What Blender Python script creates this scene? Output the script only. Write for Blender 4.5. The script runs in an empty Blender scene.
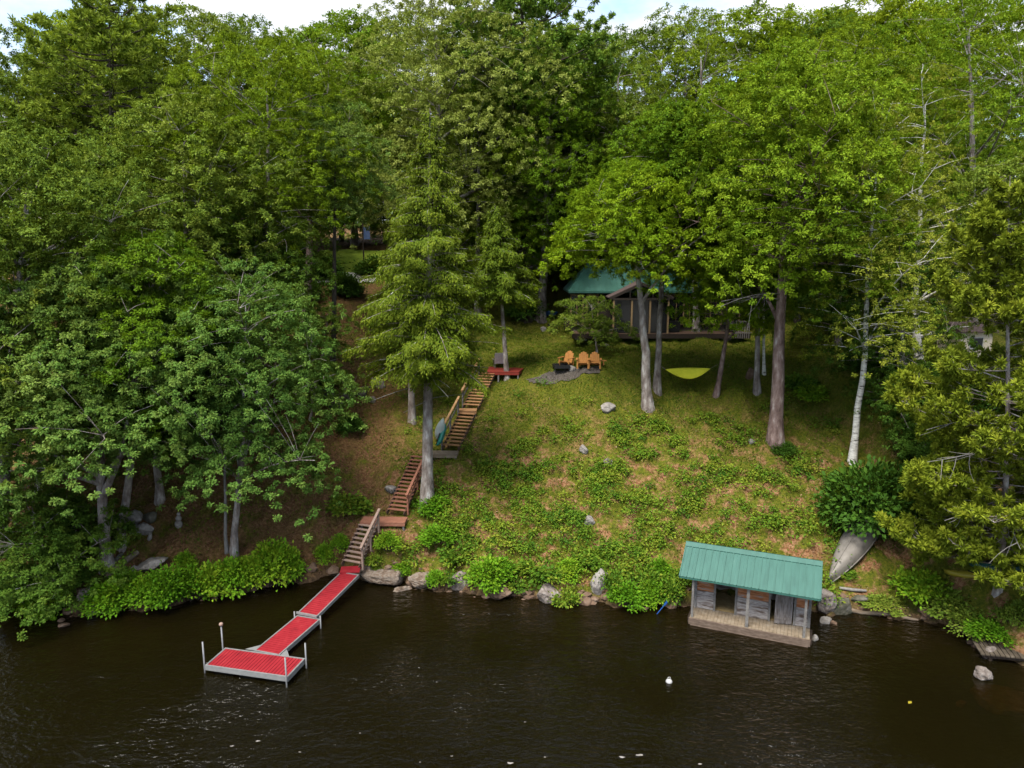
import bpy, math, random
import numpy as np
from mathutils import Vector, Matrix

S = bpy.context.scene
COL = S.collection
RAD = math.radians
PI = math.pi

# ------------------------------------------------------------------ camera
CAM_H = 15.5
PITCH = RAD(10.0)
FPX = 715.0
cam_d = bpy.data.cameras.new('camera')
cam = bpy.data.objects.new('camera', cam_d)
COL.objects.link(cam)
cam.location = (0, 0, CAM_H)
cam.rotation_euler = (PI/2 - PITCH, 0, 0)
cam_d.sensor_width = 36.0
cam_d.lens = 36.0*FPX/1024.0
cam_d.clip_start = 0.2
cam_d.clip_end = 3000
S.camera = cam


def ray(u, v):
    x = (u-512.0)/FPX
    y = (384.0-v)/FPX
    return np.array([x, math.cos(PITCH)+y*math.sin(PITCH), -math.sin(PITCH)+y*math.cos(PITCH)])


def on_z(u, v, z):
    d = ray(u, v)
    t = (z-CAM_H)/d[2]
    return np.array([d[0]*t, d[1]*t, z])


def on_y(u, v, Y):
    d = ray(u, v)
    t = Y/d[1]
    return np.array([d[0]*t, Y, CAM_H+d[2]*t])


# ------------------------------------------------------------------ terrain
SHORE_PX = [(-420, 560), (-180, 580), (0, 598), (40, 606), (85, 614), (130, 612), (180, 604), (240, 592), (300, 582), (345, 574), (385, 582),
            (450, 592), (520, 598), (600, 604), (650, 606), (700, 604), (760, 606), (815, 612), (870, 614), (910, 618), (950, 628), (985, 645),
            (1030, 668), (1100, 690), (1250, 690)]
_sh = np.array([on_z(u, v, 0.0)[:2] for u, v in SHORE_PX])
_o = np.argsort(_sh[:, 0])
_sh = _sh[_o]
PROF_D = np.array([-60, -12, -4, -1.2, 0, .25, 1.0, 3.6, 8.0, 11.6, 15.0, 17.0, 21, 25, 32, 40, 48, 60, 100, 200, 900])
PROF_Z = np.array([-9, -4.0, -1.7, -.5, -.05, .35, .75, 2.25, 4.45, 6.15, 7.7, 8.35, 8.9, 9.4, 11.2, 13.5, 15.4, 17, 21, 26, 40])


STAIR_Z = [(350, 568, .62), (369, 523.5, 2.1), (384, 519.5, 2.15), (396, 511.5, 2.2), (421, 455, 4.4), (441, 452.5, 4.45), (451, 446.5, 4.6), (467, 411, 6.05), (471, 406, 6.2), (488, 372, 7.75)]
_sk = np.array([on_z(u, v, z+.3)-np.array([0, 0, .3]) for u, v, z in STAIR_Z])
_sp = np.concatenate([_sk[i]+(_sk[i+1]-_sk[i])*np.linspace(0, 1, 7)[:, None] for i in range(len(_sk)-1)])


def height(x, y):
    z = height0(x, y)
    x = np.asarray(x, float)
    y = np.asarray(y, float)
    w = np.zeros(x.shape)
    a = np.zeros(x.shape)
    for q in _sp:
        e = np.exp(-((x-q[0])**2+(y-q[1])**2)/1.1)
        w = w+e
        a = a+e*q[2]
    k = np.clip(w*1.2, 0, 1)*np.clip((z-.1)/.5, 0, 1)
    zs = a/np.maximum(w, 1e-12)
    return np.where(w > 1e-6, z*(1-k)+np.minimum(zs, z+.9)*k, z)


def height0(x, y):
    x = np.asarray(x, float)
    y = np.asarray(y, float)
    sx = np.interp(x, _sh[:, 0], _sh[:, 1])
    sx = sx+.22*np.sin(x*2.1+.5)+.14*np.sin(x*4.7+1.3)+.07*np.sin(x*9.3)
    d = y-sx
    z = np.interp(d, PROF_D, PROF_Z)
    w = np.clip(d/2.5, 0, 1)
    n = (.10*np.sin(x*.9+y*.6+1)+.09*np.sin(x*1.7-y*1.3+2)+.05*np.sin(x*3.3+y*2.6)+.04*np.sin(-x*4.9+y*4.1+.7)
         + .025*np.sin(x*8.1+y*6.3+2.2)+.02*np.sin(x*11.7-y*9.9))
    n2 = .28*np.sin(x*.33+.4)*np.sin(y*.31)
    return z+w*(n+n2)


def h1(x, y):
    return float(height(x, y))


def hit(u, v):
    d = ray(u, v)
    ts = np.linspace(15, 260, 5000)
    zz = CAM_H+d[2]*ts
    f = zz-np.maximum(height(d[0]*ts, d[1]*ts), 0.0)
    k = np.argmax(f < 0)
    if k == 0:
        k = len(ts)-1
    a, b = ts[k-1], ts[k]
    t = a+(b-a)*f[k-1]/(f[k-1]-f[k]+1e-9)
    return np.array([d[0]*t, d[1]*t, CAM_H+d[2]*t])


# ------------------------------------------------------------------ materials
def new_mat(name):
    m = bpy.data.materials.new(name)
    m.use_nodes = True
    nt = m.node_tree
    for n in list(nt.nodes):
        if n.type != 'OUTPUT_MATERIAL':
            nt.nodes.remove(n)
    out = [n for n in nt.nodes if n.type == 'OUTPUT_MATERIAL'][0]
    return m, nt, out


def ramp(nt, stops, interp='LINEAR'):
    r = nt.nodes.new('ShaderNodeValToRGB')
    r.color_ramp.interpolation = interp
    e = r.color_ramp.elements
    while len(e) < len(stops):
        e.new(.5)
    for k, (p, c) in enumerate(stops):
        e[k].position = p
        e[k].color = (c[0], c[1], c[2], 1)
    return r


def noise(nt, coord, scale, detail=4, rough=.55, stretch=None):
    n = nt.nodes.new('ShaderNodeTexNoise')
    n.inputs['Scale'].default_value = scale
    n.inputs['Detail'].default_value = detail
    n.inputs['Roughness'].default_value = rough
    if stretch:
        mp = nt.nodes.new('ShaderNodeMapping')
        mp.inputs['Scale'].default_value = stretch
        nt.links.new(coord, mp.inputs['Vector'])
        coord = mp.outputs['Vector']
    nt.links.new(coord, n.inputs['Vector'])
    return n


def mixc(nt, fac, a, b, mode='MIX'):
    m = nt.nodes.new('ShaderNodeMix')
    m.data_type = 'RGBA'
    m.blend_type = mode
    for sock, val in ((m.inputs[0], fac), (m.inputs[6], a), (m.inputs[7], b)):
        if hasattr(val, 'is_output'):
            nt.links.new(val, sock)
        elif isinstance(val, (int, float)):
            sock.default_value = val
        else:
            sock.default_value = (val[0], val[1], val[2], 1)
    return m.outputs[2]


def surf(name, stops, scale=4, rough=.75, stretch=None, bump=.3, bscale=None, spec=.3, metal=0, detail=6, dist=.02):
    """procedural weathered surface: object-space noise through a ramp, with bump"""
    m, nt, out = new_mat(name)
    tc = nt.nodes.new('ShaderNodeTexCoord')
    n = noise(nt, tc.outputs['Object'], scale, detail, .6, stretch)
    r = ramp(nt, [(p, tuple(q*(1.0 if name.startswith('birch') else .85 if name.startswith('bark') else .45) for q in c)) for p, c in stops])
    nt.links.new(n.outputs['Fac'], r.inputs['Fac'])
    b = nt.nodes.new('ShaderNodeBsdfPrincipled')
    nt.links.new(r.outputs['Color'], b.inputs['Base Color'])
    b.inputs['Roughness'].default_value = rough
    b.inputs['Specular IOR Level'].default_value = spec
    b.inputs['Metallic'].default_value = metal
    if bump:
        n2 = noise(nt, tc.outputs['Object'], bscale or scale*3, 5, .6, stretch)
        bp = nt.nodes.new('ShaderNodeBump')
        bp.inputs['Strength'].default_value = bump
        bp.inputs['Distance'].default_value = dist
        nt.links.new(n2.outputs['Fac'], bp.inputs['Height'])
        nt.links.new(bp.outputs['Normal'], b.inputs['Normal'])
    nt.links.new(b.outputs[0], out.inputs['Surface'])
    return m


def leaf_mat(name, c0, c1, c2, trans=.30, rough=.6, spec=.07, objvar=.5):
    m, nt, out = new_mat(name)
    at = nt.nodes.new('ShaderNodeAttribute')
    at.attribute_name = 'tint'
    oi = nt.nodes.new('ShaderNodeObjectInfo')
    mm = nt.nodes.new('ShaderNodeMath')
    mm.operation = 'MULTIPLY_ADD'
    nt.links.new(oi.outputs['Random'], mm.inputs[0])
    mm.inputs[1].default_value = objvar
    nt.links.new(at.outputs['Fac'], mm.inputs[2])
    sb = nt.nodes.new('ShaderNodeMath')
    sb.operation = 'SUBTRACT'
    nt.links.new(mm.outputs[0], sb.inputs[0])
    sb.inputs[1].default_value = objvar*.5
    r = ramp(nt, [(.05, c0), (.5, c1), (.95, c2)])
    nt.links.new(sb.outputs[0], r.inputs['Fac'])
    b = nt.nodes.new('ShaderNodeBsdfPrincipled')
    nt.links.new(r.outputs['Color'], b.inputs['Base Color'])
    b.inputs['Roughness'].default_value = rough
    b.inputs['Specular IOR Level'].default_value = spec
    t = nt.nodes.new('ShaderNodeBsdfTranslucent')
    tcol = mixc(nt, .5, r.outputs['Color'], (.16, .20, .01), 'MIX')
    nt.links.new(tcol, t.inputs['Color'])
    mx = nt.nodes.new('ShaderNodeMixShader')
    mx.inputs[0].default_value = trans
    nt.links.new(b.outputs[0], mx.inputs[1])
    nt.links.new(t.outputs[0], mx.inputs[2])
    nt.links.new(mx.outputs[0], out.inputs['Surface'])
    return m


M = {}
M['oak_blue'] = leaf_mat('leaf_oak_blue', (0.045, 0.108, 0.018), (0.093, 0.182, 0.030), (0.168, 0.240, 0.046))
M['oak_olive'] = leaf_mat('leaf_oak_olive', (0.071, 0.125, 0.014), (0.128, 0.194, 0.023), (0.220, 0.258, 0.036))
M['oak_green'] = leaf_mat('leaf_oak_green', (0.059, 0.128, 0.006), (0.117, 0.210, 0.009), (0.192, 0.274, 0.014))
M['oak_yellow'] = leaf_mat('leaf_oak_yellow', (0.094, 0.160, 0.006), (0.165, 0.240, 0.009), (0.245, 0.296, 0.014))
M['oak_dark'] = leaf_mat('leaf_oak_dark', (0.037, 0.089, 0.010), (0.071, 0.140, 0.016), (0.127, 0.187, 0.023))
M['maple_silver'] = leaf_mat('leaf_silver_maple', (0.111, 0.170, 0.019), (0.185, 0.239, 0.036), (0.270, 0.307, 0.068))
M['bright'] = leaf_mat('leaf_bright', (0.093, 0.178, 0.005), (0.165, 0.260, 0.008), (0.251, 0.311, 0.013))
M['bush'] = leaf_mat('leaf_bush', (0.065, 0.175, 0.008), (0.123, 0.266, 0.013), (0.232, 0.329, 0.020), objvar=.55)
M['fern'] = leaf_mat('leaf_fern', (0.038, 0.101, 0.011), (0.094, 0.181, 0.014), (0.200, 0.236, 0.024), objvar=.5)
M['hemlock'] = leaf_mat('leaf_hemlock', (0.035, 0.070, 0.005), (0.074, 0.116, 0.007), (0.140, 0.174, 0.012), trans=.25)
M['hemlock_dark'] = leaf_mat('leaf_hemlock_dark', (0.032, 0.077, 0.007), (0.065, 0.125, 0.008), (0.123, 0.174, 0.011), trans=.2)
M['pine'] = leaf_mat('leaf_pine', (.115, .155, .012), (.205, .245, .018), (.300, .310, .032), trans=.25)
M['pine_green'] = leaf_mat('leaf_pine_green', (0.105, 0.162, 0.015), (0.165, 0.230, 0.022), (0.225, 0.281, 0.035), trans=.3)
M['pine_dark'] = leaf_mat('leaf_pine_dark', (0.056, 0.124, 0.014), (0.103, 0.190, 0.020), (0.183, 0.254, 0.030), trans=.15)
M['birch_leaf'] = leaf_mat('leaf_birch', (0.088, 0.128, 0.011), (0.158, 0.212, 0.018), (0.251, 0.269, 0.030))
M['laurel'] = leaf_mat('leaf_laurel', (0.021, 0.055, 0.007), (0.037, 0.092, 0.010), (0.065, 0.131, 0.013), trans=.15)

M['bark_grey'] = surf('bark_grey', [(.32, (.085, .065, .055)), (.46, (.20, .165, .145)), (.56, (.30, .265, .24)), (.66, (.48, .46, .43))], 3.2, .9, (1, 1, .4), 1, 9, dist=.09)
M['bark_brown'] = surf('bark_brown', [(.32, (.065, .040, .034)), (.46, (.16, .105, .09)), (.58, (.25, .18, .16)), (.70, (.42, .37, .34))], 3.2, .9, (1, 1, .4), 1, 9, dist=.09)
M['bark_dark'] = surf('bark_dark', [(.3, (.035, .028, .022)), (.6, (.08, .065, .05)), (.8, (.14, .12, .10))], 5, .9, (1, 1, .25), .8, 9, dist=.05)
M['dead_wood'] = surf('dead_wood', [(.3, (.22, .20, .18)), (.7, (.42, .40, .37))], 6, .9, (1, 1, .3), .4)
M['birch_bark'] = surf('birch_bark', [(.36, (.035, .03, .025)), (.43, (.42, .40, .36)), (.6, (.62, .60, .55)), (.8, (.72, .70, .66))], 3.2, .7, (.8, .8, 3.2), .3)
M['rock'] = surf('rock', [(.25, (.09, .075, .06)), (.42, (.26, .21, .18)), (.55, (.42, .36, .32)), (.7, (.56, .50, .46))], 3.4, .9, None, 1, 7, dist=.12)
M['ledge'] = surf('ledge_rock', [(.28, (.09, .065, .04)), (.42, (.30, .21, .15)), (.52, (.44, .36, .29)), (.62, (.28, .20, .14)), (.75, (.60, .53, .46))], 2.6, .9, (1, 1, 2), 1, 5, dist=.2)
M['rock_pale'] = surf('rock_pale', [(.3, (.26, .23, .20)), (.5, (.46, .42, .38)), (.75, (.62, .58, .54))], 4, .9, None, 1, 7, dist=.1)
M['rock_brown'] = surf('rock_brown', [(.3, (.13, .075, .045)), (.55, (.27, .17, .11)), (.75, (.36, .27, .20))], 3, .85, None, .7, 7, dist=.05)
M['rock_mossy'] = surf('rock_mossy', [(.3, (.05, .06, .035)), (.5, (.15, .14, .10)), (.7, (.28, .26, .23))], 3, .9, None, .7, 7, dist=.05)
M['red_deck'] = surf('red_deck', [(.28, (.30, .010, .020)), (.45, (.44, .014, .026)), (.6, (.48, .020, .032)), (.78, (.56, .06, .065))], 2.3, .7, None, .15, 30, dist=.004)
M['red_wood'] = surf('red_wood', [(.3, (.40, .15, .09)), (.55, (.54, .23, .14)), (.8, (.62, .35, .24))], 6, .8, (1, 6, 6), .3, 14, dist=.006)
M['red_paint'] = surf('red_paint', [(.3, (.30, .035, .02)), (.6, (.40, .05, .03)), (.8, (.42, .10, .06))], 5, .7, None, .2, 14, dist=.006)
M['pink_wood'] = surf('pink_wood', [(.3, (.46, .29, .21)), (.55, (.60, .42, .33)), (.8, (.70, .56, .47))], 6, .85, (1, 6, 6), .3, 14, dist=.006)
M['brown_wood'] = surf('brown_wood', [(.3, (.46, .22, .085)), (.55, (.64, .34, .145)), (.8, (.74, .47, .25))], 6, .85, (1, 6, 6), .3, 14, dist=.006)
M['dark_stringer'] = surf('dark_stringer', [(.3, (.10, .055, .035)), (.7, (.19, .11, .07))], 6, .85, None, .2)
M['old_planks'] = surf('old_planks', [(.3, (.06, .045, .03)), (.55, (.14, .11, .075)), (.8, (.28, .23, .17))], 3, .9, (1, 1, 1), .4)
M['pale_grey'] = surf('pale_grey_slats', [(.3, (.95, .95, 1.0)), (.7, (1.15, 1.15, 1.2))], 5, .8, None, .2)
M['blue_sign'] = surf('blue_sign', [(.3, (.10, .17, .36)), (.7, (.14, .22, .42))], 3, .6, None, .05)
M['post_metal'] = surf('post_metal', [(.3, (.30, .30, .31)), (.7, (.46, .46, .46))], 6, .5, None, .05, spec=.4, metal=.3)
M['orange_wood'] = surf('orange_wood', [(.3, (.62, .25, .06)), (.6, (.80, .36, .09)), (.8, (.86, .46, .17))], 6, .8, None, .2, 14, dist=.006)
M['rail_wood'] = surf('rail_wood', [(.3, (.55, .29, .11)), (.6, (.70, .42, .19)), (.8, (.78, .54, .3))], 6, .8, None, .2, 14, dist=.006)
M['grey_wood'] = surf('grey_wood', [(.3, (.18, .165, .15)), (.55, (.30, .28, .26)), (.8, (.42, .40, .37))], 5, .9, (1, 1, 1), .4, 16, dist=.008)
M['tan_wood'] = surf('tan_wood', [(.3, (.26, .19, .12)), (.55, (.38, .30, .21)), (.8, (.48, .41, .32))], 4, .9, None, .4, 12, dist=.008)
M['siding'] = surf('weathered_siding', [(.34, (.15, .10, .07)), (.44, (.36, .30, .27)), (.54, (.66, .61, .58)), (.64, (.38, .32, .29)), (.8, (.78, .73, .69))], 1.9, .9, (1, 2, 5), .5, 9, dist=.012)
M['siding_rust'] = surf('stained_siding', [(.34, (.14, .075, .045)), (.44, (.50, .18, .07)), (.54, (.70, .30, .13)), (.64, (.44, .36, .33)), (.8, (.72, .66, .66))], 1.9, .9, (1, 2, 5), .5, 9, dist=.012)
M['door_wood'] = surf('door_wood', [(.3, (.15, .12, .10)), (.5, (.30, .26, .24)), (.75, (.50, .46, .44))], 4, .9, (6, 6, .8), .5, 9, dist=.012)
M['metal_grey'] = surf('galvanised_metal', [(.3, (.42, .42, .42)), (.7, (.56, .56, .55))], 6, .45, None, .05, spec=.5, metal=.35)
M['green_roof'] = surf('green_metal_roof', [(.25, (.036, .150, .115)), (.5, (.055, .200, .155)), (.65, (.064, .220, .172)), (.8, (.12, .27, .225))], 1.6, .42, (2.5, .6, .6), .03, spec=.5)
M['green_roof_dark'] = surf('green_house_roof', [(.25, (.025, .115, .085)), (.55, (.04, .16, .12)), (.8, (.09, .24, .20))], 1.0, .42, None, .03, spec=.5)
M['aluminium'] = surf('weathered_aluminium', [(.3, (.25, .225, .195)), (.55, (.33, .30, .265)), (.8, (.40, .37, .335))], 2.2, .55, None, .15, 8, spec=.4, metal=.15, dist=.01)
M['black_metal'] = surf('black_metal', [(.3, (.010, .010, .010)), (.7, (.028, .026, .024))], 6, .6, None, .1)
M['dark_wood'] = surf('dark_wood', [(.3, (.030, .020, .014)), (.7, (.07, .045, .03))], 5, .85, (1, 1, 6), .3)
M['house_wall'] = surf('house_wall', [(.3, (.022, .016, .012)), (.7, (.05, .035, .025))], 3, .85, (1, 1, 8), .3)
M['house_trim'] = surf('house_trim', [(.3, (.34, .22, .10)), (.7, (.46, .32, .17))], 5, .8, None, .2)
M['pane'] = surf('window_pane', [(.3, (.010, .011, .012)), (.7, (.020, .022, .024))], 1, .12, None, 0, spec=.5)
M['yellow_cloth'] = surf('hammock_cloth', [(.3, (1.0, 1.05, .05)), (.7, (1.2, 1.2, .08))], 5, .8, None, .2)
M['rope'] = surf('rope', [(.3, (.25, .22, .17)), (.7, (.4, .36, .3))], 20, .9, None, 0)
M['teal_hull'] = surf('teal_hull', [(.3, (.02, .30, .24)), (.7, (.05, .40, .33))], 3, .35, None, .03, spec=.5)
M['mint_hull'] = surf('mint_hull', [(.3, (.85, 1.0, .95)), (.7, (1.0, 1.1, 1.05))], 3, .35, None, .03, spec=.5)
M['blue'] = surf('blue_plastic', [(.3, (.015, .09, .36)), (.7, (.03, .14, .46))], 3, .45, None, .05)
M['yellow_hull'] = surf('yellow_hull', [(.3, (.45, .36, .03)), (.7, (.56, .46, .05))], 3, .4, None, .05)
M['white'] = surf('white_paint', [(.3, (.66, .65, .62)), (.7, (.78, .77, .74))], 5, .6, None, .1)
M['cream'] = surf('cream_wall', [(.3, (1.0, .84, .64)), (.7, (1.2, 1.05, .84))], 3, .8, (1, 1, 6), .2)
M['brown_roof'] = surf('brown_shingle', [(.3, (.09, .06, .055)), (.7, (.18, .12, .11))], 5, .9, (1, 4, 1), .4)
M['barrel'] = surf('barrel_wood', [(.3, (.06, .035, .022)), (.7, (.12, .075, .05))], 5, .85, (1, 1, .3), .3)
M['gravel'] = surf('gravel', [(.3, (.07, .055, .042)), (.5, (.14, .118, .098)), (.7, (.25, .225, .20))], 14, .95, None, 1.0, 18, dist=.05)
M['road'] = surf('pale_road', [(.3, (.75, .71, .67)), (.7, (.95, .92, .86))], 2, .9, None, .2)
M['lawn'] = surf('lawn_grass', [(.3, (.26, .40, .02)), (.7, (.38, .50, .03))], 3, .9, None, .5, 20, dist=.05)
M['brown_fascia'] = surf('brown_fascia', [(.3, (.13, .09, .065)), (.55, (.24, .17, .125)), (.8, (.36, .28, .22))], 4, .9, (1, 3, 3), .4, 12, dist=.008)
M['dirt_floor'] = surf('dirt_floor', [(.3, (.45, .30, .12)), (.7, (.75, .56, .26))], 5, .95, None, .4)
M['pale_bark'] = surf('pale_log', [(.3, (.20, .14, .09)), (.55, (.34, .26, .19)), (.8, (.46, .39, .31))], 3, .9, (.4, 3, 3), .5, dist=.02)


def ground_mat():
    m, nt, out = new_mat('hillside')
    g = nt.nodes.new('ShaderNodeNewGeometry')
    pos = g.outputs['Position']
    sep = nt.nodes.new('ShaderNodeSeparateXYZ')
    nt.links.new(pos, sep.inputs[0])

    def mth(op, a, b=None, clamp=False):
        n = nt.nodes.new('ShaderNodeMath')
        n.operation = op
        n.use_clamp = clamp
        for k, q in enumerate((a, b)):
            if q is None:
                continue
            if hasattr(q, 'is_output'):
                nt.links.new(q, n.inputs[k])
            else:
                n.inputs[k].default_value = q
        return n.outputs[0]

    def mrange(v, a, b, c=0, d=1):
        n = nt.nodes.new('ShaderNodeMapRange')
        nt.links.new(v, n.inputs[0])
        for k, q in enumerate((a, b, c, d)):
            n.inputs[k+1].default_value = q
        return n.outputs[0]
    big = noise(nt, pos, .35, 4, .6).outputs['Fac']
    mid = noise(nt, pos, 1.3, 6, .65).outputs['Fac']
    fine = noise(nt, pos, 7, 6, .7).outputs['Fac']
    vfine = noise(nt, pos, 30, 4, .7).outputs['Fac']
    grass = ramp(nt, [(.3, (.030, .048, .005)), (.5, (.075, .086, .008)), (.7, (.150, .130, .014))])
    nt.links.new(fine, grass.inputs['Fac'])
    lit = ramp(nt, [(.3, (.075, .033, .015)), (.46, (.165, .078, .036)), (.60, (.26, .15, .08)), (.78, (.37, .27, .18))])
    nt.links.new(fine, lit.inputs['Fac'])
    red = ramp(nt, [(.3, (.06, .028, .012)), (.5, (.115, .060, .027)), (.75, (.21, .125, .065))])
    nt.links.new(fine, red.inputs['Fac'])
    # brown patches on the middle slope
    f1 = mrange(mth('ADD', mid, mth('MULTIPLY', vfine, .25)), .60, .72)
    f1 = mth('MULTIPLY', f1, mrange(sep.outputs['Z'], 7.2, 4.2, .12, 1))
    c = mixc(nt, f1, grass.outputs['Color'], lit.outputs['Color'])
    # rusty litter to the left of the stairs and under the forest
    fl = mrange(sep.outputs['X'], -5.2, -8.2)
    fl = mth('MULTIPLY', fl, mrange(mth('ADD', mid, mth('MULTIPLY', big, .6)), .58, .78))
    fl2 = mth('MULTIPLY', mrange(sep.outputs['Y'], 62, 70), .8)
    fl = mth('MAXIMUM', mth('MULTIPLY', fl, .85), fl2)
    c = mixc(nt, fl, c, red.outputs['Color'])
    # wet brown earth at and under the waterline
    fw = mrange(mth('ADD', sep.outputs['Z'], mth('MULTIPLY', fine, .5)), .75, .25)
    earth = ramp(nt, [(.3, (.030, .020, .012)), (.6, (.085, .055, .032)), (.8, (.17, .12, .08))])
    nt.links.new(fine, earth.inputs['Fac'])
    c = mixc(nt, fw, c, earth.outputs['Color'])
    fd = mrange(sep.outputs['Z'], -.2, -1.3)  # deeper bed painted near black in place of light absorbed by the water
    c = mixc(nt, fd, c, (.010, .007, .003))
    b = nt.nodes.new('ShaderNodeBsdfPrincipled')
    nt.links.new(c, b.inputs['Base Color'])
    b.inputs['Roughness'].default_value = .95
    b.inputs['Specular IOR Level'].default_value = .1
    hgt = mth('ADD', fine, mth('MULTIPLY', vfine, .4))
    bp = nt.nodes.new('ShaderNodeBump')
    bp.inputs['Strength'].default_value = .9
    bp.inputs['Distance'].default_value = .12
    nt.links.new(hgt, bp.inputs['Height'])
    nt.links.new(bp.outputs['Normal'], b.inputs['Normal'])
    nt.links.new(b.outputs[0], out.inputs['Surface'])
    return m


def water_mat():
    m, nt, out = new_mat('lake_water')
    g = nt.nodes.new('ShaderNodeNewGeometry')
    pos = g.outputs['Position']
    n1 = noise(nt, pos, 1.5, 3, .5, (1.0, 1.5, 1))
    n2 = noise(nt, pos, 4.2, 3, .55, (1.0, 1.6, 1))
    n3 = noise(nt, pos, .16, 3, .5)
    pw = nt.nodes.new('ShaderNodeMapRange')
    nt.links.new(n3.outputs['Fac'], pw.inputs[0])
    for k, q in enumerate((.35, .65, .25, 1.0)):
        pw.inputs[k+1].default_value = q
    ad = nt.nodes.new('ShaderNodeMath')
    ad.operation = 'MULTIPLY_ADD'
    nt.links.new(n2.outputs['Fac'], ad.inputs[0])
    ad.inputs[1].default_value = .6
    nt.links.new(n1.outputs['Fac'], ad.inputs[2])
    bp = nt.nodes.new('ShaderNodeBump')
    nt.links.new(pw.outputs[0], bp.inputs['Strength'])
    bp.inputs['Distance'].default_value = .18
    nt.links.new(ad.outputs[0], bp.inputs['Height'])
    gl = nt.nodes.new('ShaderNodeBsdfGlossy')
    gl.inputs['Roughness'].default_value = .06
    nt.links.new(bp.outputs['Normal'], gl.inputs['Normal'])
    tr = nt.nodes.new('ShaderNodeBsdfTransparent')
    tr.inputs['Color'].default_value = (.30, .20, .075, 1)
    df = nt.nodes.new('ShaderNodeBsdfDiffuse')
    df.inputs['Color'].default_value = (.0095, .0076, .0020, 1)
    body = nt.nodes.new('ShaderNodeMixShader')
    body.inputs[0].default_value = .45
    nt.links.new(tr.outputs[0], body.inputs[1])
    nt.links.new(df.outputs[0], body.inputs[2])
    fr = nt.nodes.new('ShaderNodeFresnel')
    fr.inputs['IOR'].default_value = 1.33
    nt.links.new(bp.outputs['Normal'], fr.inputs['Normal'])
    mx = nt.nodes.new('ShaderNodeMixShader')
    nt.links.new(fr.outputs[0], mx.inputs[0])
    nt.links.new(body.outputs[0], mx.inputs[1])
    nt.links.new(gl.outputs[0], mx.inputs[2])
    nt.links.new(mx.outputs[0], out.inputs['Surface'])
    return m


M['ground'] = ground_mat()
M['water'] = water_mat()
M['grass'] = leaf_mat('grass_blades', (.036, .074, .007), (.080, .125, .009), (.160, .170, .016), trans=.2, objvar=0)
M['litter'] = leaf_mat('leaf_litter', (.060, .027, .012), (.135, .070, .033), (.29, .20, .13), trans=.05, objvar=0)

# ------------------------------------------------------------------ mesh helpers


def np_mesh(name, V, F, mat, smooth=False, tint=None):
    """V (n,3) array, F (m,k) array or list of faces"""
    me = bpy.data.meshes.new(name)
    V = np.asarray(V, np.float32)
    if isinstance(F, np.ndarray):
        m, k = F.shape
        me.vertices.add(len(V))
        me.vertices.foreach_set('co', V.ravel())
        me.loops.add(m*k)
        me.loops.foreach_set('vertex_index', F.astype(np.int32).ravel())
        me.polygons.add(m)
        me.polygons.foreach_set('loop_start', np.arange(0, m*k, k, dtype=np.int32))
        me.update(calc_edges=True)
    else:
        me.from_pydata([tuple(map(float, v)) for v in V], [], [tuple(int(i) for i in f) for f in F])
        m = len(me.polygons)
    if tint is not None:
        a = me.attributes.new('tint', 'FLOAT', 'FACE')
        a.data.foreach_set('value', np.asarray(tint, np.float32))
    if smooth:
        me.polygons.foreach_set('use_smooth', np.ones(m, bool))
    me.materials.append(mat)
    me.validate()
    return me


def link(name, data, parent=None, loc=None, rz=None):
    o = bpy.data.objects.new(name, data)
    COL.objects.link(o)
    if parent is not None:
        o.parent = parent
    if loc is not None:
        o.location = [float(q) for q in loc]
    if rz is not None:
        o.rotation_euler = (0, 0, rz)
    return o


def tag(o, label, cat, group=None):
    o['label'] = label
    o['category'] = cat
    if group:
        o['group'] = group
    return o


def thing(name, label, cat, loc=(0, 0, 0), rz=0.0, group=None):
    o = link(name, None, None, loc, rz)
    o.empty_display_size = .3
    return tag(o, label, cat, group)


def unit(a):
    a = np.asarray(a, float)
    return a/(np.linalg.norm(a, axis=-1, keepdims=True)+1e-9)


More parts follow.
